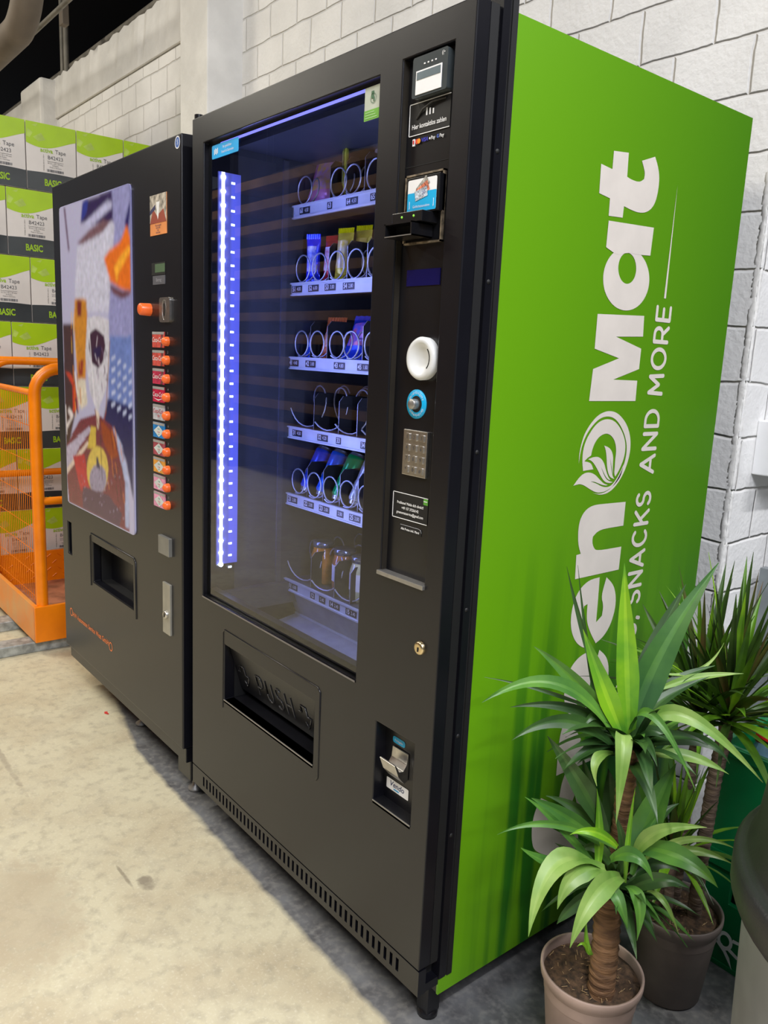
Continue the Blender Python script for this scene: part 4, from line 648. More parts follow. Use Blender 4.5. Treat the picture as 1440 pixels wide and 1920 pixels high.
def side_text(b, txt, z0, z1, ya, yb, m):
    '''upright reading runs up the side; letters lie with their tops towards the front'''
    gap = .24; tot = sum(STROKES[ch][0] for ch in txt)+gap*(len(txt)-1); H = yb-ya; k = (z1-z0)/tot; w = .085*H*.95; cur = 0
    cnt = [0]
    def lift(): cnt[0] += 1; return 0.9612+cnt[0]*1.6e-6
    def disc(y, z):
        e = lift(); b.face([(e, y+w*math.cos(q), z+w*math.sin(q)) for q in [PI/5*i for i in range(10)]], m)
    for ch in txt:
        wd, st = STROKES[ch]
        for s in st:
            P = [(yb-q*H, z0+(cur+p)*k) for p, q in s]
            for i in range(len(P)-1):
                (y1, zz1), (y2, zz2) = P[i], P[i+1]; L = math.hypot(y2-y1, zz2-zz1)
                if L < 1e-6: continue
                ny, nz = -(zz2-zz1)/L*w, (y2-y1)/L*w
                e = lift(); b.face([(e, y1-ny, zz1-nz), (e, y2-ny, zz2-nz), (e, y2+ny, zz2+nz), (e, y1+ny, zz1+nz)], m)
            for y, z in P: disc(y, z)
        cur += wd+gap
def side_material():
    m = bpy.data.materials.new('green_side_print'); m.use_nodes = True; nt = m.node_tree; bs = nt.nodes['Principled BSDF']; L = nt.links.new
    bs.inputs['Roughness'].default_value = 0.40
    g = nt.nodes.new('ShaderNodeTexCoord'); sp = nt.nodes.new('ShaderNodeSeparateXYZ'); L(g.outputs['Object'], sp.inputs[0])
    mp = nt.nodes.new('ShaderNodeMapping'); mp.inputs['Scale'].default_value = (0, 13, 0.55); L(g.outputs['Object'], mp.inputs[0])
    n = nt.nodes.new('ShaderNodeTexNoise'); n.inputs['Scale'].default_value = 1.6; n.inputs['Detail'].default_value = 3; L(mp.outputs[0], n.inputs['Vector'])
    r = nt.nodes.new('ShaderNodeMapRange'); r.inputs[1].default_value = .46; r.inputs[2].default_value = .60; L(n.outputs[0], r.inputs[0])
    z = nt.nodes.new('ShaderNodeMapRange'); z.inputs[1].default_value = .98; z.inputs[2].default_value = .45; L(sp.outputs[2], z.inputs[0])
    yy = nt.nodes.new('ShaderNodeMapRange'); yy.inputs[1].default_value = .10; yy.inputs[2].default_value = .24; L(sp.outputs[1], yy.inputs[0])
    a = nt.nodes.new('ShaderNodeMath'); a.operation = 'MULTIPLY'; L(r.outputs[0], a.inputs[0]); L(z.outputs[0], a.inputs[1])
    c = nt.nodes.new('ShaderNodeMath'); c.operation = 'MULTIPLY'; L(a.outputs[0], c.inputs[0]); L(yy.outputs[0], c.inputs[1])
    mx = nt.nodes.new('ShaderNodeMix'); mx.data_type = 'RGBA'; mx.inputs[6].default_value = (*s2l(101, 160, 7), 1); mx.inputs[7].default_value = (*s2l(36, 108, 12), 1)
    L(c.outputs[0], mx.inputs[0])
    # printed shade of the design: yellow-green at the front edge, deeper green at the rear edge
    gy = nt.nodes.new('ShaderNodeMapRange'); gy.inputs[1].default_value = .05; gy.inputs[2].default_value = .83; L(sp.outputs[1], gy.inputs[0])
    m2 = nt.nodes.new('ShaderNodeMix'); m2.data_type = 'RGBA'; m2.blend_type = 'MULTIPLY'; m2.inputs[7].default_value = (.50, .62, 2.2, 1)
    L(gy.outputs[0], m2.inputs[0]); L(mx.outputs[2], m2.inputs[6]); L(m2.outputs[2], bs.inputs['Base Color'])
    return m
snack_machine()
# ---------------------------------------------------------------- goods in the snack machine
def packet(name, label, cat, x, z, y, wd, h, d, yaw, lean, c1, c2, c3=None, crimp=None, group=None, ink=None):
    """a flow-wrapped packet standing on a tray: bulged body, crimped ends, printed patches"""
    rough = .25
    m1 = K('foil_%s_1' % name+str(c1), c1, rough, .2, var=.12, scale=30, bump=.5, bscale=50)
    m2 = K('foil_%s_2' % name+str(c2), c2, rough, .1, var=.25, scale=55, col2=c3 or tuple(q*.5 for q in c2))
    mc = K('foil_%s_3' % name+str(crimp or c1), crimp or c1, .2, .3, var=.1)
    t = thing(name, label, cat, (x, .272+(y-.30)*.55+d*.5+.006, z), group)
    t.rotation_euler = (lean, 0, yaw)
    b = MB(); nu, nv = 12, 16; random.seed(int(x*1000)+int(z*100)); wob = [random.uniform(-1, 1) for _ in range(40)]
    for s in (-1, 1):
        rows = []
        for j in range(nv+1):
            v = j/nv; row = []
            for i in range(nu+1):
                u = i/nu
                bul = (math.sin(PI*u)**.6)*(min(1, math.sin(PI*min(max(v, .001), .999))*1.6))**.7
                pin = 1-.06*math.sin(PI*v)
                yy = s*d/2*bul*(1+.10*wob[(i*3+j) % 40]*.6)
                row.append(((u-.5)*wd*pin, yy, .012+v*(h-.024)))
            rows.append(row)
        b.grid(rows if s > 0 else [r[::-1] for r in rows], m1, True)
    # printed front
    rows = []
    for j in range(3, nv-2):
        v = j/nv; row = []
        for i in range(2, nu-1):
            u = i/nu; bul = (math.sin(PI*u)**.6)*(min(1, math.sin(PI*v)*1.6))**.7
            row.append(((u-.5)*wd*(1-.06*math.sin(PI*v)), -d/2*bul*1.06-.0012, .012+v*(h-.024)))
        rows.append(row)
    b.build('wrapper', t)
    MB().grid(rows, m2, True).build('printed_front', t)
    b = MB()
    for z0, z1 in ((0, .013), (h-.013, h)):
        n = 14
        b.grid([[((i/n-.5)*wd, (.0012 if i % 2 else -.0012), zz) for i in range(n+1)] for zz in (z0, z1)], mc, False)
    b.build('crimped_seal', t)
    return t
zt = lambda zc: zc+.0145
B = math.radians
packet('sweets_bag', 'pink bag of sweets with yellow and blue print, leaning on the top tray', 'sweets', .115, zt(1.648), .325, .125, .175, .035, B(18), B(-20), (.85, .30, .60), (.80, .42, .62), (.95, .55, .12))
packet('snack_packet', 'thin yellow packet standing upright on the top tray', 'snack', .240, zt(1.648), .300, .055, .150, .014, B(-35), 0, (.62, .62, .05), (.20, .20, .10), (.6, .6, .1))
packet('snack_packet', 'dark grey packet with bright blue ends on the top tray', 'snack', .335, zt(1.648), .33, .085, .190, .022, B(10), B(-16), (.16, .16, .22), (.20, .20, .28), (.5, .5, .55), (.0, .35, .85))
packet('sweets_bag', 'red bag of sweets at the right end of the top tray', 'sweets', .435, zt(1.648), .33, .09, .13, .03, B(10), B(-16), (.65, .02, .06), (.7, .1, .15), (.9, .8, .8))
packet('chocolate_bar', 'bright blue wrapped bar standing upright on the second tray', 'chocolate bar', .105, zt(1.455), .300, .042, .125, .022, B(25), 0, (.0, .03, .85), (.02, .08, .75), (.7, .7, .9))
packet('chocolate_bar', 'red wrapped bar standing between the blue bar and the yellow bar', 'chocolate bar', .170, zt(1.455), .310, .042, .118, .022, B(10), B(-4), (.65, .02, .03), (.75, .06, .08), (.9, .85, .9))
packet('chocolate_bar', 'pale yellow wrapped bar with a bright yellow end, second tray', 'chocolate bar', .232, zt(1.455), .300, .050, .132, .024, B(15), B(-6), (.80, .66, .06), (.75, .70, .55), (.8, .6, .1), (.85, .80, .0))
packet('chocolate_bar', 'yellow wrapped bar standing behind the pale yellow bar', 'chocolate bar', .262, zt(1.455), .360, .050, .140, .024, B(15), B(-6), (.80, .66, .06), (.6, .5, .1), (.8, .6, .1), (.85, .80, .0))
packet('chocolate_bar', 'small white and violet bar behind the fourth coil of the second tray', 'chocolate bar', .330, zt(1.455), .330, .040, .075, .018, B(20), B(-20), (.7, .65, .85), (.3, .2, .6), (.8, .8, .9))
packet('chocolate_bar', 'blue and orange bar at the right end of the second tray', 'chocolate bar', .392, zt(1.455), .300, .055, .07, .022, B(20), B(-30), (.05, .15, .8), (.8, .3, .1), (.1, .2, .8))
packet('sweets_bag', 'small blue pouch leaning in the first lane of the third tray', 'sweets', .098, zt(1.265), .318, .060, .105, .024, B(20), B(-24), (.03, .12, .80), (.05, .25, .85), (.5, .6, .95))
packet('snack_packet', 'orange and white packet behind the second coil of the third tray', 'snack', .172, zt(1.265), .315, .060, .115, .026, B(20), B(-20), (.75, .18, .05), (.85, .70, .65), (.8, .25, .08))
packet('sweets_bag', 'large blue bag with red and white print on the third tray', 'sweets', .285, zt(1.265), .325, .125, .125, .045, B(12), B(-26), (.02, .08, .80), (.10, .15, .80), (.75, .15, .25))
packet('snack_packet', 'gold packet at the right end of the third tray', 'snack', .392, zt(1.265), .315, .060, .10, .026, B(20), B(-24), (.60, .35, .03), (.75, .6, .5), (.7, .35, .05))
def can(x, y, z, col, label, fade=0.0, grp='drink cans on the fifth tray'):
    t = thing('drink_can', label, 'can', (x, y, z), grp); t.rotation_euler = (B(-27), 0, 0)
    alu = K('can_aluminium', (.70, .72, .76), .25, .9, var=.03); cm = K('can_'+str(col), col, .25, .4, var=.1, scale=40)
    MB().lathe([(.022, .010), (.0265, .016), (.0265, .122), (.0255, .126)], (0, 0, 0), cm, 28).build('body', t)
    MB().lathe([(0, .004), (.017, .004), (.019, 0), (.021, .001), (.0225, .011)], (0, 0, 0), alu, 28).build('base', t)
    MB().lathe([(.0255, .126), (.0215, .134), (.0225, .1355), (.021, .136), (.0195, .132), (0, .132)], (0, 0, 0), alu, 28).build('top', t)
zz = zt(.896)+.004
can(.094, .296, zz, (.03, .10, .75), 'blue drink can in the first lane from the left of the fifth tray')
can(.170, .296, zz, (.02, .18, .85), 'blue and silver drink can in the second lane of the fifth tray')
can(.244, .296, zz, (.0, .42, .10), 'green drink can behind the third divider of the fifth tray')
can(.318, .296, zz, (.70, .74, .82), 'silver white drink can in the fourth lane of the fifth tray')
can(.395, .296, zz, (.35, .06, .25), 'dark purple drink can at the right end of the fifth tray')
def jar(x, y, z, col, label, lab=True):
    t = thing('glass_jar', label, 'jar', (x, y, z))
    gm = K('jar_content_'+str(col), col, .12, var=.2, scale=25, coat=.6)
    MB().lathe([(0, .0), (.030, .0), (.034, .006), (.034, .082), (.029, .096), (.029, .104)], (0, 0, 0), gm, 28).build('body', t)
    MB().lathe([(.0, .119), (.026, .119), (.030, .117), (.0305, .103), (.029, .103)], (0, 0, 0), K('jar_lid', (.25, .27, .33), .2, .8), 28).build('lid', t)
    if lab:
        b = MB(); b.grid([[(.0345*math.cos(a), .0345*math.sin(a), h) for a in [B(200+i*14) for i in range(11)]] for h in (.030, .075)], K('jar_label', (.8, .74, .7), .6), True); b.build('jar_label', t)
jar(.135, .330, zt(.651), (.62, .22, .02), 'glass jar with amber content behind the first coil of the bottom tray', False)
jar(.235, .330, zt(.651), (.50, .17, .05), 'glass jar with brown content and pale label on the bottom tray')
jar(.328, .320, zt(.651), (.70, .65, .35), 'glass jar with pale yellow content, right side of the bottom tray')

# ================================================================ DRINKS MACHINE
PX0, PX1, PZ0, PZ1, PNX, PNZ = -1.000, -.380, .727, 1.735, 150, 250
def poster_material():
    m = bpy.data.materials.new('printed_poster'); m.use_nodes = True; nt = m.node_tree; bs = nt.nodes['Principled BSDF']; bs.inputs['Roughness'].default_value = .22
    at = nt.nodes.new('ShaderNodeAttribute'); at.attribute_name = 'print'
    n = nt.nodes.new('ShaderNodeTexNoise'); n.inputs['Scale'].default_value = 60; mx = nt.nodes.new('ShaderNodeMix'); mx.data_type = 'RGBA'; mx.blend_type = 'MULTIPLY'; mx.inputs[0].default_value = .12
    nt.links.new(at.outputs['Color'], mx.inputs[6]); nt.links.new(n.outputs['Color'], mx.inputs[7]); nt.links.new(mx.outputs[2], bs.inputs['Base Color'])
    return m
def poster_grid(b):
    b.grid([[(PX0+.004+(PX1-PX0-.008)*i/PNX, -.0046, PZ0+.004+(PZ1-PZ0-.008)*j/PNZ) for i in range(PNX+1)] for j in range(PNZ+1)], b.mats[0], False)
def poster_paint(o):
    '''the printed picture: drawn shape by shape, soft in the background and sharper in front'''
    import numpy as np
    xs = np.linspace(PX0, PX1, PNX+1); zs = np.linspace(PZ0, PZ1, PNZ+1); GX, GZ = np.meshgrid(xs, zs)
    rng = np.random.RandomState(1)
    img = np.zeros((PNZ+1, PNX+1, 3)); base = np.array(s2l(186, 184, 222)); img[:] = base
    def blur(a, k):
        for _ in range(k):
            p = np.pad(a, ((1, 1), (1, 1), (0, 0)), 'edge'); a = (p[:-2, 1:-1]+p[2:, 1:-1]+p[1:-1, :-2]+p[1:-1, 2:]+p[1:-1, 1:-1])/5
        return a
    def inside(pts):
        r = np.zeros(GX.shape, bool)
        for k in range(len(pts)):
            (x1, z1), (x2, z2) = pts[k-1], pts[k]
            if z1 == z2: continue
            r ^= ((GZ > min(z1, z2)) & (GZ <= max(z1, z2)) & (GX < (x2-x1)*(GZ-z1)/(z2-z1)+x1))
        return r
    for n, (col, pts) in enumerate(POSTER):
        msk = inside(pts)[..., None].astype(float); msk = blur(msk, 4 if n < 12 else (3 if n < 20 else 1))
        cc = np.array(s2l(*col)); streak = 1+.22*(blur(rng.rand(PNZ+1, PNX+1, 1), 3)-.5)*4
        img = img*(1-msk)+cc*np.clip(streak, .5, 1.6)*msk
    def stroke(p, q, w, col, amt=.8):
        (x1, z1), (x2, z2) = p, q; L2 = (x2-x1)**2+(z2-z1)**2; t = np.clip(((GX-x1)*(x2-x1)+(GZ-z1)*(z2-z1))/L2, 0, 1)
        d = np.hypot(GX-x1-t*(x2-x1), GZ-z1-t*(z2-z1)); k = (np.clip(1.4-d/w, 0, 1)*amt)[..., None]
        nonlocal img; img = img*(1-k)+np.array(s2l(*col))*k
    rnd = random.Random(9)
    for _ in range(26): x = rnd.uniform(-.70, -.58); z = rnd.uniform(1.16, 1.33); stroke((x, z), (x+rnd.uniform(-.015, .015), z+rnd.uniform(-.03, .03)), .003, rnd.choice([(225, 215, 235), (60, 20, 45), (30, 10, 30), (120, 90, 130)]), .7)
    for _ in range(60): x = rnd.uniform(-.86, -.45); z = rnd.uniform(.76, .90); stroke((x, z), (x+.004, z+.004), .0022, rnd.choice([(190, 180, 215), (60, 25, 45), (140, 110, 150)]), .7)
    for _ in range(30): x = rnd.uniform(-.60, -.46); z = rnd.uniform(.84, 1.04); stroke((x, z), (x+.01, z-.03), .003, rnd.choice([(220, 130, 50), (100, 25, 15), (60, 15, 20)]), .6)
    for _ in range(22): x = rnd.uniform(-.91, -.83); z = rnd.uniform(1.08, 1.40); stroke((x, z), (x+rnd.uniform(-.006, .006), z-.05), .004, rnd.choice([(245, 190, 60), (150, 60, 10), (230, 140, 20)]), .6)
    stroke((-.735, 1.33), (-.70, 1.10), .004, (240, 238, 250)); stroke((-.555, 1.30), (-.60, 1.08), .004, (150, 110, 90)); stroke((-.70, 1.08), (-.655, 1.01), .004, (120, 60, 40)); stroke((-.60, 1.08), (-.645, 1.01), .004, (150, 60, 40))
    stroke((-.655, 1.0), (-.645, .86), .003, (40, 30, 40)); stroke((-.99, 1.07), (-.985, .98), .006, (235, 230, 235)); stroke((-.88, 1.19), (-.865, 1.13), .008, (235, 230, 240)); stroke((-.88, 1.10), (-.865, 1.06), .008, (40, 30, 60))
    img = blur(img, 1)
    me = o.data; at = me.color_attributes.new('print', 'FLOAT_COLOR', 'POINT')
    co = np.empty(len(me.vertices)*3); me.vertices.foreach_get('co', co); co = co.reshape(-1, 3)
    ii = np.clip(np.round((co[:, 0]-.57-PX0)/(PX1-PX0)*PNX).astype(int), 0, PNX); jj = np.clip(np.round((co[:, 2]-PZ0)/(PZ1-PZ0)*PNZ).astype(int), 0, PNZ)
    out = np.ones((len(me.vertices), 4)); out[:, :3] = img[jj, ii]; at.data.foreach_set('color', out.ravel())
def drinks_machine():
    t = thing('drinks_vending_machine', 'black drinks vending machine with a tall drink poster and orange buttons', 'vending machine', (-0.57, 0, 0))
    off = Vector((-0.57, 0, 0))
    def add(b, name, par=None, **k):
        if par is None: b.v = [(q[0]+.57, q[1], q[2]) for q in b.v]; return b.build(name, t, **k)
        b.v = [(q[0]+.57, q[1], q[2]) for q in b.v]; return b.build(name, par, **k)
    b = MB(); x0, x1 = -1.083, -0.062
    b.box(x0+.01, x1-.002, .065, .80, .14, 1.80, black); add(b, 'cabinet')
    b = MB(); holes = [(-.768, -.412, .487, .627), (-1.023, -.985, .535, .652)]
    b.holed(x0, x1, .165, 1.812, holes, 0, .03, black); b.box(x0, x0+.02, .03, .06, .165, 1.812, black).box(x1-.02, x1, .03, .06, .165, 1.812, black).box(x0, x1, .03, .06, 1.80, 1.812, black)
    add(b, 'door', bevel=.004)
    b = MB().box(-.775, -.405, .16, .17, .46, .64, dark).box(-.775, -.768, .03, .17, .47, .64, blackm).box(-.412, -.405, .03, .17, .47, .64, blackm).box(-.775, -.405, .03, .17, .470, .487, blackm).box(-.768, -.412, .10, .11, .487, .535, black2)
    add(b, 'delivery_chute')
    b = MB().box(-1.03, -.98, .03, .04, .53, .66, dark); add(b, 'slot_backing')
    b = MB().box(x0+.015, x1-.004, .012, .05, .118, .163, black); add(b, 'plinth', bevel=.002)
    b = MB(); b.tube([(-.786, .0, .470), (-.786, .0, .645), (-.776, 0, .655), (-.40, 0, .652), (-.388, 0, .640), (-.388, 0, .462)], .0035, black2, 8)
    add(b, 'chute_frame')
    # poster
    b = MB(); pl = K('poster_lavender', s2l(182, 182, 220), .25, scale=3, col2=s2l(208, 204, 228))
    b.rrect(-1.000, -.380, .727, 1.735, .018, -.004, pl, 0.002)
    b.mats = [poster_material()]; b.m = [0]*len(b.m)
    poster_grid(b)
    po = add(b, 'drink_poster'); poster_paint(po); po['label'] = 'tall glossy poster of a drink glass, bottle and orange slices'
    # small picture card
    b = MB(); y = -.0015
    b.box(-.251, -.147, y, .001, 1.582, 1.684, K('card_orange', (.80, .30, .10), .4)).box(-.251, -.147, y-.0004, y, 1.612, 1.684, K('card_beige', (.52, .47, .40), .4, var=.3, scale=60))
    b.fill([(-.251, 1.612), (-.147, 1.612), (-.165, 1.645), (-.205, 1.63), (-.23, 1.65)], [], K('card_red', (.35, .08, .05), .4), (0, y-.0006, 0), X, Z)
    b.fill([(-.210, 1.665), (-.188, 1.665), (-.194, 1.632), (-.199, 1.620), (-.205, 1.632)], [], white, (0, y-.0008, 0), X, Z)
    b.fill([(-.251, 1.645), (-.215, 1.660), (-.215, 1.648), (-.251, 1.635)], [], K('card_dark', (.05, .05, .12), .4), (0, y-.0008, 0), X, Z)
    for i, tx in enumerate(('Wechselgeld', 'Getränke', 'kalt', 'Automat')): b.text(tx, .0075, (-.199, y-.0008, 1.606-i*.006), X, Z, MA['card_dark'])
    add(b, 'picture_card')
    b = MB().box(-.245, -.158, -.001, .002, 1.480, 1.512, dark).box(-.222, -.160, -.0016, -.001, 1.486, 1.508, K('lcd_green', (.10, .16, .09), .3)); add(b, 'display')
    b = MB().box(-.238, -.160, -.0012, .001, 1.455, 1.478, K('tag_grey', (.10, .10, .12), .5)).text('Betrag', .013, (-.199, -.0016, 1.4665), X, Z, K('tag_pale', (.35, .35, .4), .5)); add(b, 'display_label')
    b = MB().lathe([(.017, 0), (.016, .028), (.013, .031), (0, .031)], (-.262, 0, 1.390), orangeb, 22, 'y'); add(b, 'return_button')['label'] = 'protruding orange push button'
    b = MB().rrect(-.187, -.122, 1.356, 1.420, .008, -.006, chrome, .001); add(b, 'coin_plate')
    b = MB().lathe([(.014, .0065), (.012, .003), (0, .0)], (0, 0, 0), steel, 24, 'y'); b.v = [(q[0]*.8-.155, q[1], q[2]*1.9+1.388) for q in b.v]; b.box(-.1565, -.1535, -.0075, -.006, 1.372, 1.404, dark); add(b, 'coin_slot')
    LBL = [((.62, .09, .07), 'cc'), ((.62, .09, .07), 'cc'), ((.50, .03, .08), 'cc'), ((.55, .01, .06), 'c'), ((.50, .50, .56), 'cz'), ((.01, .22, .60), 'd'), ((.38, .06, .09), 'd'), ((.75, .32, .04), 'd'), ((.75, .30, .48), 'd'), ((.75, .30, .48), 'd')]
    for i, (c, kind) in enumerate(LBL):
        z = 1.310-i*.0492; y = -.0022
        m = K('label_ink_%d' % i if kind != 'cc' else 'label_ink_cc%d' % (i//2), c, .35, var=.15, scale=60)
        b = MB().box(-.243, -.166, y, .001, z-.021, z+.021, m).box(-.243, -.166, y-.0003, y, z+.014, z+.021, K('label_grey', (.35, .34, .34), .4))
        if kind in ('cc', 'c'): b.text('Coca-Cola', .018, (-.206, y-.0006, z-.001), X, Z, white, shear=.25, sx=.92)
        if kind == 'cc': b.fill([(-.185, z+.014), (-.172, z+.014), (-.178, z-.021), (-.190, z-.021), (-.182, z-.004)], [], K('label_dark_red', (.15, .05, .05), .4), (0, y-.0004, 0), X, Z)
        if kind == 'c': b.fill([(-.240, z-.010), (-.205, z-.014), (-.168, z-.008), (-.205, z-.017)], [], white, (0, y-.0006, 0), X, Z)
        if kind == 'cz': b.text('Coca-Cola', .017, (-.206, y-.0006, z+.003), X, Z, K('label_red', (.6, .05, .08), .4), shear=.25, sx=.92).text('light', .010, (-.204, y-.0006, z-.009), X, Z, K('label_red', (.6, .05, .08), .4))
        if kind == 'd':
            cx = -.2045; b.fill([(cx-.034, z-.003), (cx, z+.013), (cx+.034, z-.003), (cx, z-.019)], [], K('label_cream', (.62, .66, .66), .4), (0, y-.0004, 0), X, Z)
            b.text('PURE', .006, (cx, y-.0007, z+.003), X, Z, K('label_teal', (.05, .3, .25), .4)).text('Fruit', .008, (cx, y-.0007, z-.005), X, Z, K('label_red', (.6, .05, .08), .4)).text('soda', .006, (cx, y-.0007, z-.011), X, Z, K('label_teal', (.05, .3, .25), .4))
        add(b, 'drink_label')
        zb = 1.306-i*.0494
        b = MB().lathe([(.0125, -.001), (.0125, .006), (.0108, .0125), (.006, .0165), (0, .0175)], (-.146, 0, zb), orangeb, 22, 'y'); add(b, 'select_button')
        b = MB().text(str((i+1) % 10), .010, (-.146, -.0006, zb+.021), X, Z, K('tag_pale', (.35, .35, .4), .5)); add(b, 'button_number')
    b = MB().box(-.198, -.127, -.010, .001, .718, .770, K('zinc', (.28, .28, .27), .45, .6)); add(b, 'change_cover', bevel=.001)
    b = MB().box(-.179, -.130, -.006, .001, .486, .636, K('lock_plate_metal', (.42, .41, .37), .45, .6)); add(b, 'lock_plate', bevel=.001)
    b = MB().lathe([(.012, .005), (.012, .010), (.010, .014), (.006, .014), (0, .011)], (-.152, 0, .545), chrome, 20, 'y').box(-.1535, -.1505, -.0148, -.012, .538, .552, dark); add(b, 'lock')['label'] = 'round chrome lock'
    b = MB(); oi = K('orange_ink', (.85, .22, .06), .5)
    b.text('HW Automaten Service West GmbH', .0255, (-.809, -.0008, .306), X, Z, oi, sx=.93, bold=.015)
    b.lathe([(.016, .0006), (.012, .0006)], (-1.008, -.0, .310), oi, 16, 'y').lathe([(.016, .0006), (.012, .0006)], (-.612, 0, .300), oi, 16, 'y')
    add(b, 'company_lettering')['label'] = 'small orange company lettering'
    b = MB().lathe([(.015, .0006), (0, .0006)], (-.081, 0, 1.792), K('badge_blue', (.05, .13, .42), .4), 24, 'y').lathe([(.015, .0009), (.0125, .0009)], (-.081, 0, 1.792), white, 24, 'y').text('S', .016, (-.081, -.0009, 1.792), X, Z, white); add(b, 'round_badge')
    for x, y in ((-.112, .064), (-1.02, .14), (-.112, .72), (-1.02, .72), (-.60, .10)):
        b = MB().lathe([(0, 0), (.022, 0), (.022, .008), (.009, .016), (.009, .145)], (x, y, 0), steel, 16); add(b, 'foot')
    b = MB().box(-.16, -.075, .03, .11, .05, .14, black2); add(b, 'foot_block', bevel=.003)
drinks_machine()

# ================================================================ CARTONS
def cartons():
    wcard = K('white_carton', (.72, .68, .66), .35, var=.06, scale=4, coat=.25); lime = K('lime_print', s2l(168, 206, 18), .35, var=.10, scale=2.5, coat=.25); anth = K('anthracite_band', (.045, .052, .058), .30, var=.15, scale=4, coat=.3, bump=.3, bscale=12)
    lime2 = K('lime_pale', s2l(178, 206, 90), .4, var=.1); ink = K('grey_ink', (.12, .12, .13), .6); limet = K('lime_text', s2l(150, 190, 20), .5)
    Wd, H = .246, .3235; S = .955
    t = thing('tape_carton', '', 'box', (0, 0, 0), 'cartons of tape stacked against the wall')
    b = MB().box(-.36, 0, .002, Wd-.002, .001, H-.002, wcard); b.build('carton', t, bevel=.003)
    b = MB(); n = 20; e = .0008
    cut = lambda s: H*.80-.030*math.sin((s*1.0+.15)*PI*1.1)+.012
    P = [(.002, H-.003), (Wd-.002, H-.003)]+[(.002+(Wd-.004)*(1-i/n), cut(1-i/n)-.035) for i in range(n+1)]
    b.fill([(a, z) for a, z in P], [], lime, (e, 0, 0), Y, Z)
    for q in (((.01, .285), (.035, .27), (.02, .245), (.004, .25)), ((.035, .25), (.075, .275), (.095, .245), (.06, .232)), ((.03, .305), (.06, .316), (.05, .300))): b.fill(list(q), [], lime2, (e+.0003, 0, 0), Y, Z)
    P = [(.002, .002), (Wd-.002, .002)]+[(.002+(Wd-.004)*(1-i/n), .088+.004*math.sin(PI*(1-i/n))) for i in range(n+1)]
    b.fill(P, [], anth, (e, 0, 0), Y, Z)
    b.text('activa', .028, (e*2, .068, .196), Y, Z, limet, 'LEFT', sx=.95, bold=.02).text('Tape', .028, (e*2, .1395, .196), Y, Z, ink, 'LEFT', sx=.95)
    b.text('B42423', .025, (e*2, .1405, .165), Y, Z, ink)
    for i, tx in enumerate(('Verpackungsband braun', '50 mm x 66 m PP leise', '36 Rollen', 'Made in Germany')): b.text(tx, .0082, (e*2, .140, .1475-i*.009), Y, Z, ink)
    b.text('36 Rollen 50 mm x 66 m', .0075, (e*2, .083, .138), (0, 0, 1), (0, -1, 0), ink)
    random.seed(3); x = .098
    while x < .182:
        wv = random.choice((.0012, .002, .003)); b.box(e, e*2, x, x+wv, .098, .110, ink); x += wv+random.choice((.001, .0018, .0026))
    b.text('BASIC', .044, (e*2, .125, .043), Y, Z, limet, sx=.72, bold=.03)
    b.build('printed_front', t)['label'] = 'lime, white and dark grey printed front with the word BASIC'
    rows = ['top', 'second', 'third', 'fourth', 'fifth', 'sixth', 'bottom']; cols = ['first', 'second', 'third', 'fourth', 'fifth']
    first = True
    for r in range(7):
        z = 2.305-(r+1)*.3087
        ys = [.026+.2345*k for k in range(4)] if r % 2 == 0 else [-.071+.2345*k for k in range(4)]
        for k, y in enumerate(ys):
            lab = 'white and lime tape carton, %s row%s, %s from the left' % (rows[r], '' if r in (0, 6) else ' from the top', cols[k])
            o = t if first else dup(t, (0, 0, 0))
            o.scale = (1, .953, .954); o.location = (-2.3, y, z); o['label'] = lab; first = False
    p = thing('pallet', 'wooden pallet under the carton stack behind the orange platform', 'pallet', (-2.5, .45, 0))
    wd = K('pallet_wood', (.30, .21, .13), .8, var=.2, scale=10, stretch=(1, 8, 1))
    for i in range(5): MB().box(-.19, .19, -.52+i*.22, -.40+i*.22, .122, .144, wd).build('board', p)
    for i in range(3): MB().box(-.19+i*.15, -.11+i*.15, -.52, .5, 0, .122, wd).build('bearer', p)
cartons()

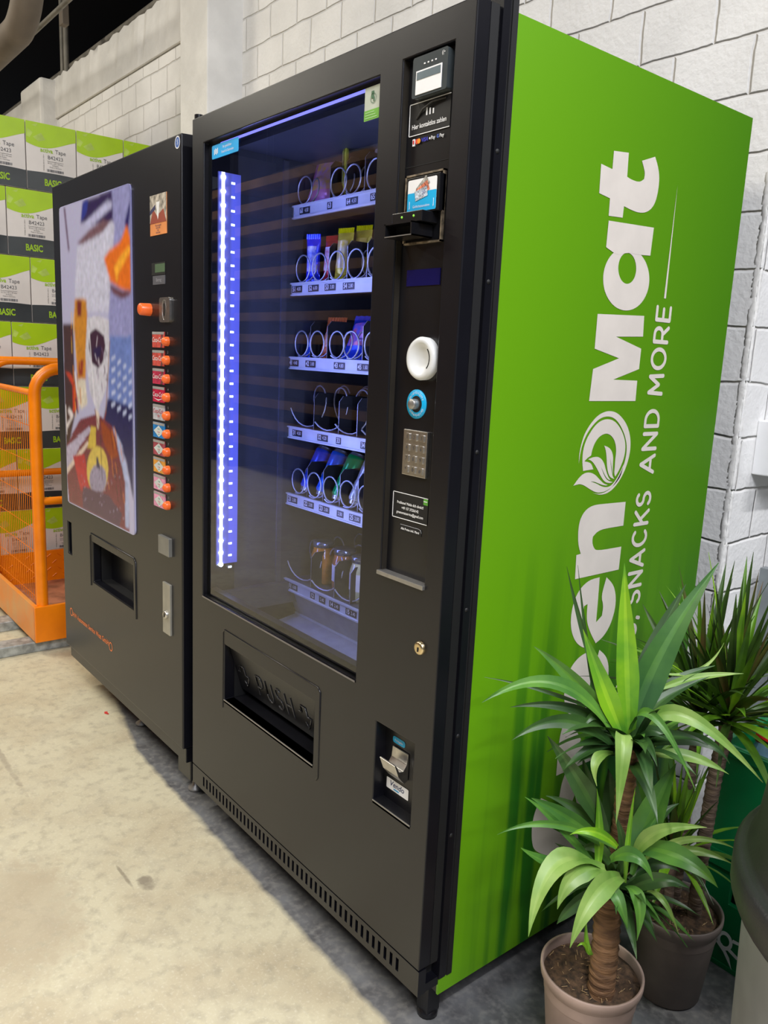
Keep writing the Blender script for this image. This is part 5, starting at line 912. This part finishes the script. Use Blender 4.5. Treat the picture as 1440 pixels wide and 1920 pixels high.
# ================================================================ ORANGE PLATFORM
def platform():
    t = thing('work_platform', 'bright orange man-cage platform with tube rails and mesh side', 'work platform', (-1.46, 0, .045))
    def add(b, n, **k):
        b.v = [(q[0]+1.46, q[1], q[2]-.045) for q in b.v]; return b.build(n, t, **k)
    worn = K('worn_orange', (.85, .27, .03), .4, var=.22, scale=9, col2=(.72, .34, .10))
    b = MB().box(-2.24, -1.455, -.012, .006, .05, .205, worn); add(b, 'side_skirt', bevel=.002)
    b = MB().box(-1.462, -1.445, -.012, .88, .05, .205, orange); add(b, 'front_skirt', bevel=.003)
    b = MB().box(-2.24, -1.46, .006, .88, .075, .088, K('reddish_deck', (.42, .16, .085), .7, var=.2, scale=12)); add(b, 'deck')
    b = MB().box(-2.24, -2.225, .0, .88, .05, .245, orange)
    random.seed(2)
    for i in range(16):
        for j in range(4):
            y = .03+i*.052+(j % 2)*.026; z = .115+j*.035; s = 1 if (i+j) % 2 else -1
            b.face([(-2.2235, y, z-.007*s), (-2.2215, y+.004, z-.006*s), (-2.2215, y+.024, z+.009*s), (-2.2235, y+.020, z+.009*s)], orange)
    add(b, 'toe_board').__setitem__('label', 'orange chequer plate toe board')
    b = MB().box(-2.22, -1.47, .845, .88, .088, .24, orange); add(b, 'rear_toe_board')
    def loop(x, y0, y1, z0, z1, r):
        P = [(x, y0, z0)]; c = .10
        P += [(x, y0, z1-c)]+[(x, y0+c-c*math.cos(a), z1-c+c*math.sin(a)) for a in [PI/2*i/6 for i in range(1, 7)]]
        P += [(x, y1-c+c*math.sin(a), z1-c+c*math.cos(a)) for a in [PI/2*i/6 for i in range(0, 6)]]+[(x, y1, z1-c), (x, y1, z0)]
        return P
    b = MB().tube(loop(-1.475, .028, .85, .18, 1.185, .1), .0235, orange, 16); add(b, 'front_rail')
    b = MB().tube([(-1.475, .03, .645), (-1.475, .85, .645)], .0165, orange, 12); add(b, 'mid_rail')
    b = MB().tube([(-2.2, .03, 1.195), (-2.2, .85, 1.195)], .0185, orange, 12); add(b, 'rear_rail')
    b = MB().tube([(-2.2, .03, .655), (-2.2, .85, .655)], .0165, orange, 12); add(b, 'mid_rail')
    b = MB().tube(loop(-2.2, .028, .85, .18, 1.195, .1), .019, orange, 12); add(b, 'rear_loop')
    b = MB().tube([(-2.2, .03, 1.085), (-1.475, .03, 1.085)], .013, orange, 10); add(b, 'mesh_top_rail')
    b = MB()
    for i in range(24): b.tube([(-2.19+i*.0305, .022, .20), (-2.19+i*.0305, .022, 1.085)], .0014, orange, 6)
    for i in range(5): b.tube([(-2.2, .026, .22+i*.10 if i < 4 else .80), (-1.475, .026, .22+i*.10 if i < 4 else .80)], .0014, orange, 6)
    for z in (.65, .95): b.tube([(-2.2, .026, z), (-1.475, .026, z)], .0014, orange, 6)
    add(b, 'wire_mesh')
    b = MB().box(-1.60, -1.585, .01, .30, .088, .10, steel); add(b, 'deck_bar')
platform()
tag(MB().box(-1.56, -1.475, -.20, .46, 0, .045, galv).box(-1.565, -1.555, -.20, .46, .0, .0448, galv).box(-1.55, -1.48, -.24, -.19, 0, .038, galv).build('steel_support', bevel=.004), 'galvanised steel support under the near corner of the orange platform', 'support')
tag(MB().box(-1.90, -1.80, -.16, .46, 0, .045, galv).build('steel_support', bevel=.004), 'galvanised steel support further left under the orange platform', 'support')

# ================================================================ FLOOR BITS
tag(MB().fill([(-.012, -.004), (.0, -.008), (.012, -.002), (.014, .004), (.002, .002), (-.008, .006)], [], K('red_scrap', (.75, .06, .05), .5), (-.75, .03, .0022), X, Y).fill([(-.012, -.004), (.0, -.008), (.012, -.002), (.014, .004), (.002, .002), (-.008, .006)], [], MA['red_scrap'], (-.75, .03, .0004), X, Y).build('plastic_scrap'), 'tiny red scrap lying on the floor in front of the drinks machine', 'scrap')

# ================================================================ CRATES, BOTTLES
def crate(z0, label):
    t = thing('bottle_crate', label, 'crate', (1.14, .68, z0), 'green crates behind the plants')
    g1 = K('crate_green', (.0, .16, .045), .4, var=.08, scale=5)
    W_, D_, H_ = .40, .28, .254; h = [(.26, .36, .15, .205)]
    b = MB(); b.holed(0, W_, 0, H_, [(.118, .262, .165, .215)] if z0 > .1 else [(.070, .20, .155, .205)], 0, .012, g1)
    b.holed(0, W_, 0, H_, [(.14, .26, .165, .215)], D_-.012, D_, g1)
    b.box(0, .012, .012, D_-.012, 0, H_, g1).box(W_-.012, W_, .012, D_-.012, 0, H_, g1).box(.01, W_-.01, .01, D_-.01, .004, .014, g1)
    b.box(-.006, W_+.006, -.006, .0, H_-.022, H_, g1).box(-.006, W_+.006, D_, D_+.006, H_-.022, H_, g1).box(-.006, 0, 0, D_, H_-.022, H_, g1).box(W_, W_+.006, 0, D_, H_-.022, H_, g1)
    b.box(.0, W_, -.003, .0, 0, .012, g1)
    b.build('crate_body', t, bevel=.002)
    return t
c1 = crate(0.0, 'lower green plastic crate of the stack, with a white mark')
b = MB(); wm = K('white_crate_print', (.70, .72, .70), .5)
b.lathe([(.022, .0), (.013, .0)], (0, 0, 0), wm, 26, 'y'); b.v = [(q[0]*.8+.075, -.0045, q[2]*1.0+.070) for q in b.v]
b.fill([(.052, .060), (.075, .042), (.098, .012), (.090, .036), (.070, .060)], [], wm, (0, -.0046, 0), X, Z).fill([(.090, .075), (.108, .078), (.106, .085), (.092, .084)], [], wm, (0, -.0046, 0), X, Z).fill([(.085, .060), (.108, .050), (.106, .042), (.082, .052)], [], wm, (0, -.0046, 0), X, Z)
b.build('crate_print', c1)
c2 = crate(0.256, 'upper green plastic crate holding bottles beside the grey bin')
def bottle(x, y, z, col, capc, label, h=.262, r=.030):
    t = thing('water_bottle', label, 'bottle', (x, y, z))
    pm = K('bottle_plastic_'+str(col), col, .12, var=.05, trans=.75)
    MB().lathe([(0, .003), (r*.8, .0), (r, .008), (r, h*.55), (r*.93, h*.6), (r, h*.66), (r*.85, h*.80), (r*.45, h*.91), (r*.42, h*.94)], (0, 0, 0), pm, 24).build('body', t)
    MB().lathe([(0, h), (r*.46, h), (r*.50, h-.003), (r*.50, h-.020), (r*.44, h-.020)], (0, 0, 0), K('cap_'+str(capc), capc, .35), 20).build('cap', t)
zb = .256+.015
bottle(1.205, .745, zb, (.35, .60, .80), (.85, .02, .02), 'blue tinted water bottle with a red cap in the upper crate', h=.268, r=.033)
bottle(1.180, .815, zb, (.85, .84, .80), (.72, .70, .66), 'clear bottle with a pale cap left of the red-capped bottle', h=.235, r=.030)
bottle(1.262, .80, zb, (.6, .7, .78), (.7, .7, .72), 'clear bottle right of the red-capped bottle in the upper crate', h=.225, r=.030)
# grey bin at the right edge
def bin_():
    cx, cy = 1.742, .160
    t = thing('waste_bin', 'grey round waste bin with a dark hooded lid at the right edge', 'bin', (cx, cy, 0))
    gm = K('bin_grey', (.17, .175, .185), .45, var=.05); lm = K('bin_lid_black', (.018, .018, .02), .42, var=.08, bump=.1, bscale=400)
    MB().lathe([(0, .0), (.236, .0), (.240, .01), (.262, .66), (.262, .67)], (0, 0, 0), gm, 64).build('body', t)
    MB().lathe([(.262, .645), (.276, .648), (.281, .66), (.281, .695), (.274, .702), (.268, .702), (.2655, .712), (.259, .730), (.252, .80), (.238, .90), (.20, .97), (.12, 1.0), (0, 1.01)], (0, 0, 0), lm, 64).build('lid', t)
bin_()
# wall box and shelf upright beyond the corner
tag(MB().box(.95, 1.02, 1.055, 1.30, 1.045, 1.18, K('bright_white', (.92, .92, .93), .35, var=.01)).build('switch_box', bevel=.003), 'white box fixed on the wall beyond the brick corner', 'box')
b = MB().box(.975, 1.03, 1.12, 1.15, 0, .80, K('upright_grey', (.30, .33, .35), .4, .5))
for i in range(30): b.box(1.030, 1.0305, 1.128, 1.142, .03+i*.025, .045+i*.025, dark)
tag(b.build('shelf_upright'), 'grey perforated metal upright beside the brick corner', 'post')
MAGIC = 0
# ================================================================ PLANTS
def leaf_mat(name, c1, c2, rough=.42):
    m = mat(name, c1, rough, col2=c2, scale=14, stretch=(1, 1, 1)); nt = m.node_tree; bs = nt.nodes['Principled BSDF']
    bs.inputs['Subsurface Weight'].default_value = 0.0
    return m
LM = [leaf_mat('leaf_dark', s2l(58, 92, 40), s2l(38, 70, 32)), leaf_mat('leaf_mid', s2l(88, 136, 50), s2l(58, 106, 42)), leaf_mat('leaf_bright', s2l(122, 172, 28), s2l(76, 136, 34)), leaf_mat('leaf_pale', s2l(140, 168, 88), s2l(102, 142, 58)), leaf_mat('leaf_broad', s2l(66, 110, 48), s2l(44, 86, 42))]
def leaf(b, Bp, Mp, Tp, wd, side, m, fold=.30, n=16, mid=None, wav=1.0):
    Bv, Mv, Tv, S = Vector(Bp), Vector(Mp), Vector(Tp), Vector(side)
    Cc = Mv*2-(Bv+Tv)/2; cols = [[] for _ in range(3)]; ph = (Bv.x*91+Tv.z*57) % 6.28; Ln = (Tv-Bv).length
    for i in range(n+1):
        t = i/n; p = Bv*(1-t)**2+Cc*2*t*(1-t)+Tv*t*t; tg = ((Cc-Bv)*(1-t)+(Tv-Cc)*t).normalized()
        s = (S-tg*S.dot(tg)).normalized(); nn = s.cross(tg).normalized()
        if nn.dot(Vector((1.9, -.9, 1.3))-p) < 0: nn = -nn
        tw = .28*math.sin(ph+t*2.6)*wav; s, nn = s*math.cos(tw)+nn*math.sin(tw), nn*math.cos(tw)-s*math.sin(tw)
        ww = wd*.5*(.40+.60*min(1, t/.36)**.8) * (1-max(0, (t-.36)/.64)**1.55)
        ww = max(ww, .0003); f = fold*ww; u = .03*wd*math.sin(ph*2+t*11)*wav*(t > .1)
        P = lambda k, h: p+s*ww*k+nn*(f*h+u*k)
        cols[0].append([P(-1, 1), P(-.62, .5), P(-.22, .06)]); cols[1].append([P(-.22, .06), P(0, -.05), P(.22, .06)]); cols[2].append([P(.22, .06), P(.62, .5), P(1, 1)])
    b.grid(cols[0], m, True); b.grid(cols[1], mid or m, True); b.grid(cols[2], m, True)
def cane(b, path, r, m, seed=1):
    random.seed(seed); P = [Vector(p) for p in path]; pts = []; rr = []
    L = sum((P[i+1]-P[i]).length for i in range(len(P)-1)); n = int(L/.004)
    for k in range(n+1):
        d = L*k/n
        for i in range(len(P)-1):
            l = (P[i+1]-P[i]).length
            if d <= l or i == len(P)-2: pts.append(P[i].lerp(P[i+1], min(1, d/l))); break
            d -= l
        rr.append(r*(1+.07*((k % 4) == 0)-.03*((k % 4) == 2)+random.uniform(-.02, .02)))
    b.tube(pts, rr, m, 18)
bark = K('yucca_bark', s2l(150, 112, 78), .8, col2=s2l(104, 76, 54), scale=40, stretch=(.6, .6, 3), bump=.8, bscale=90)
bark2 = K('grey_bark', s2l(128, 108, 92), .8, col2=s2l(82, 66, 56), scale=40, stretch=(.6, .6, 3), bump=.8, bscale=90)
soilm = K('potting_soil', (.115, .065, .035), .95, col2=(.035, .022, .014), scale=85, bump=1.0, bscale=120)
def pot(t, c, R, H, m):
    MB().lathe([(0, .002), (R*.68, .0), (R*.72, .004), (R*.90, H-.042), (R*.905, H-.040), (R*.925, H-.026), (R*.985, H-.018), (R, H-.010), (R, H-.001), (R*.985, H), (R*.945, H-.001), (R*.93, H-.02), (R*.90, H-.05)], c, m, 64).build('pot', t)
    b = MB(); random.seed(5); rows = []
    for i in range(9):
        rows.append([(c[0]+R*.94*i/8*math.cos(a), c[1]+R*.94*i/8*math.sin(a), c[2]+H-.020+random.uniform(-.004, .005)*(i < 8)) for a in [2*PI*j/48 for j in range(48)]])
    b.grid(rows, soilm, True, False, True)
    for k in range(60):
        a = random.uniform(0, 2*PI); r = R*.86*math.sqrt(random.random()); x = c[0]+r*math.cos(a); y = c[1]+r*math.sin(a); z = c[2]+H-.014; d = random.uniform(0, PI); l = random.uniform(.002, .006)
        b.tube([(x-l*math.cos(d), y-l*math.sin(d), z), (x+l*math.cos(d), y+l*math.sin(d), z+.002)], .0006, K('straw', (.42, .28, .14), .9), 4)
    b.build('soil', t)
LMID = [leaf_mat('leaf_dark_rib', s2l(66, 102, 42), s2l(46, 80, 36)), leaf_mat('leaf_mid_rib', s2l(98, 146, 50), s2l(68, 116, 44)), leaf_mat('leaf_bright_rib', s2l(144, 188, 40), s2l(94, 152, 44)), leaf_mat('leaf_pale_rib', s2l(148, 174, 94), s2l(110, 148, 62)), leaf_mat('leaf_broad_rib', s2l(78, 124, 50), s2l(54, 98, 46))]
def yucca():
    t = thing('potted_yucca', 'tall leafy yucca in a dusty pink-brown pot, front plant', 'potted plant', (0, 0, 0))
    pot(t, (1.179, .2314, 0), .0935, .202, K('pot_mauve', s2l(172, 148, 136), .5, var=.06))
    b = MB(); cane(b, [(1.213, .215, .175), (1.207, .222, .29), (1.200, .226, .355), (1.203, .226, .375)], .0235, bark); b.build('cane', t)
    b = MB(); cane(b, [(1.176, .258, .18), (1.182, .262, .32), (1.196, .25, .50), (1.203, .235, .655)], .0165, bark, 3); b.build('cane', t)
    for k in ('top', 'low'):
        b = MB()
        for Bp, Mp, Tp, wd, side, br in YUCCA_LEAVES[k]: leaf(b, Bp, Mp, Tp, wd*(.86 if br == 3 else .98), side, LM[br], mid=LMID[br])
        # inner and rear leaves of the rosette
        cx, cy, cz, n, seed = (1.203, .238, .66, 22, 21) if k == 'top' else (1.200, .232, .40, 26, 22)
        random.seed(seed)
        for i in range(n):
            az = B(random.uniform(20, 260)) if i % 3 else B(random.uniform(-60, 20)); el = B(random.uniform(-25, 62)); Lg = random.uniform(.09, .17)
            d = Vector((math.cos(az)*math.cos(el), math.sin(az)*math.cos(el), math.sin(el))); b0 = Vector((cx, cy, cz-random.uniform(0, .05)))
            if d.x < 0: Lg = min(Lg, .20/max(.1, -d.x)*.9)
            side = d.cross(Vector((0, 0, 1))).normalized(); q = random.choice((0, 0, 1)); leaf(b, b0, b0+d*Lg*.5+Vector((0, 0, .012)), b0+d*Lg-Vector((0, 0, .02)), random.uniform(.020, .032), side, LM[q], mid=LMID[q])
        b.build('leaf_rosette', t)
def dracaena():
    t = thing('potted_dracaena', 'spiky dracaena with thin dark leaves in a taupe pot behind the yucca', 'potted plant', (0, 0, 0))
    c = (1.172, .528, 0)
    pot(t, c, .0928, .198, K('pot_taupe', s2l(116, 104, 98), .5, var=.06))
    b = MB(); cane(b, [(1.200, .550, .175), (1.203, .545, .35), (1.210, .540, .50), (1.222, .540, .63)], .014, bark2); b.build('cane', t)
    b = MB(); cane(b, [(1.150, .56, .175), (1.150, .56, .40), (1.160, .545, .61)], .011, bark2, 4); b.build('cane', t)
    b = MB(); cane(b, [(1.168, .50, .175), (1.165, .50, .32)], .010, bark2, 5); b.build('cane', t)
    mats = [leaf_mat('dracaena_dark', s2l(58, 88, 26), s2l(40, 60, 22)), leaf_mat('dracaena_mid', s2l(88, 132, 22), s2l(58, 94, 24)), leaf_mat('dracaena_red', s2l(88, 66, 36), s2l(62, 84, 26)), leaf_mat('dracaena_bright', s2l(128, 172, 30), s2l(86, 132, 30))]
    for (cx, cy, cz, n, L0, L1, seed) in ((1.162, .545, .612, 60, .20, .33, 11), (1.222, .540, .630, 76, .21, .34, 12), (1.165, .50, .32, 40, .12, .24, 13)):
        random.seed(seed); b = MB()
        for i in range(n):
            f = i/n; az = i*2.39996+random.uniform(-.25, .25); el = B(84-92*f**1.15+random.uniform(-7, 7)); Lg = random.uniform(L0, L1)*(1 if f < .7 else .85)
            d = Vector((math.cos(az)*math.cos(el), math.sin(az)*math.cos(el), math.sin(el)))
            if cx+d.x*Lg < 1.0 and cz < 1.8: d.x *= .75; d.normalize()
            base = Vector((cx, cy, cz+.015-.03*f)); mid = base+d*Lg*.5; tip = base+d*Lg+Vector((0, 0, -.05*Lg/.3*math.cos(el)-.02*f))
            if tip.x < .975: tip.x = .975+random.uniform(0, .01)
            if tip.y > .95 and tip.x < .97: tip.y = .94
            if mid.x < .975: mid.x = .985
            side = d.cross(Vector((0, 0, 1)));
            if side.length < .1: side = Vector((1, 0, 0))
            side.normalize(); side = (side+d.cross(side)*random.uniform(-.5, .5)).normalized()
            leaf(b, base, mid, tip, random.uniform(.012, .020), side, random.choice(mats+[mats[0], mats[1]]), fold=.35, n=8)
        b.build('leaf_rosette', t)
yucca()
dracaena()
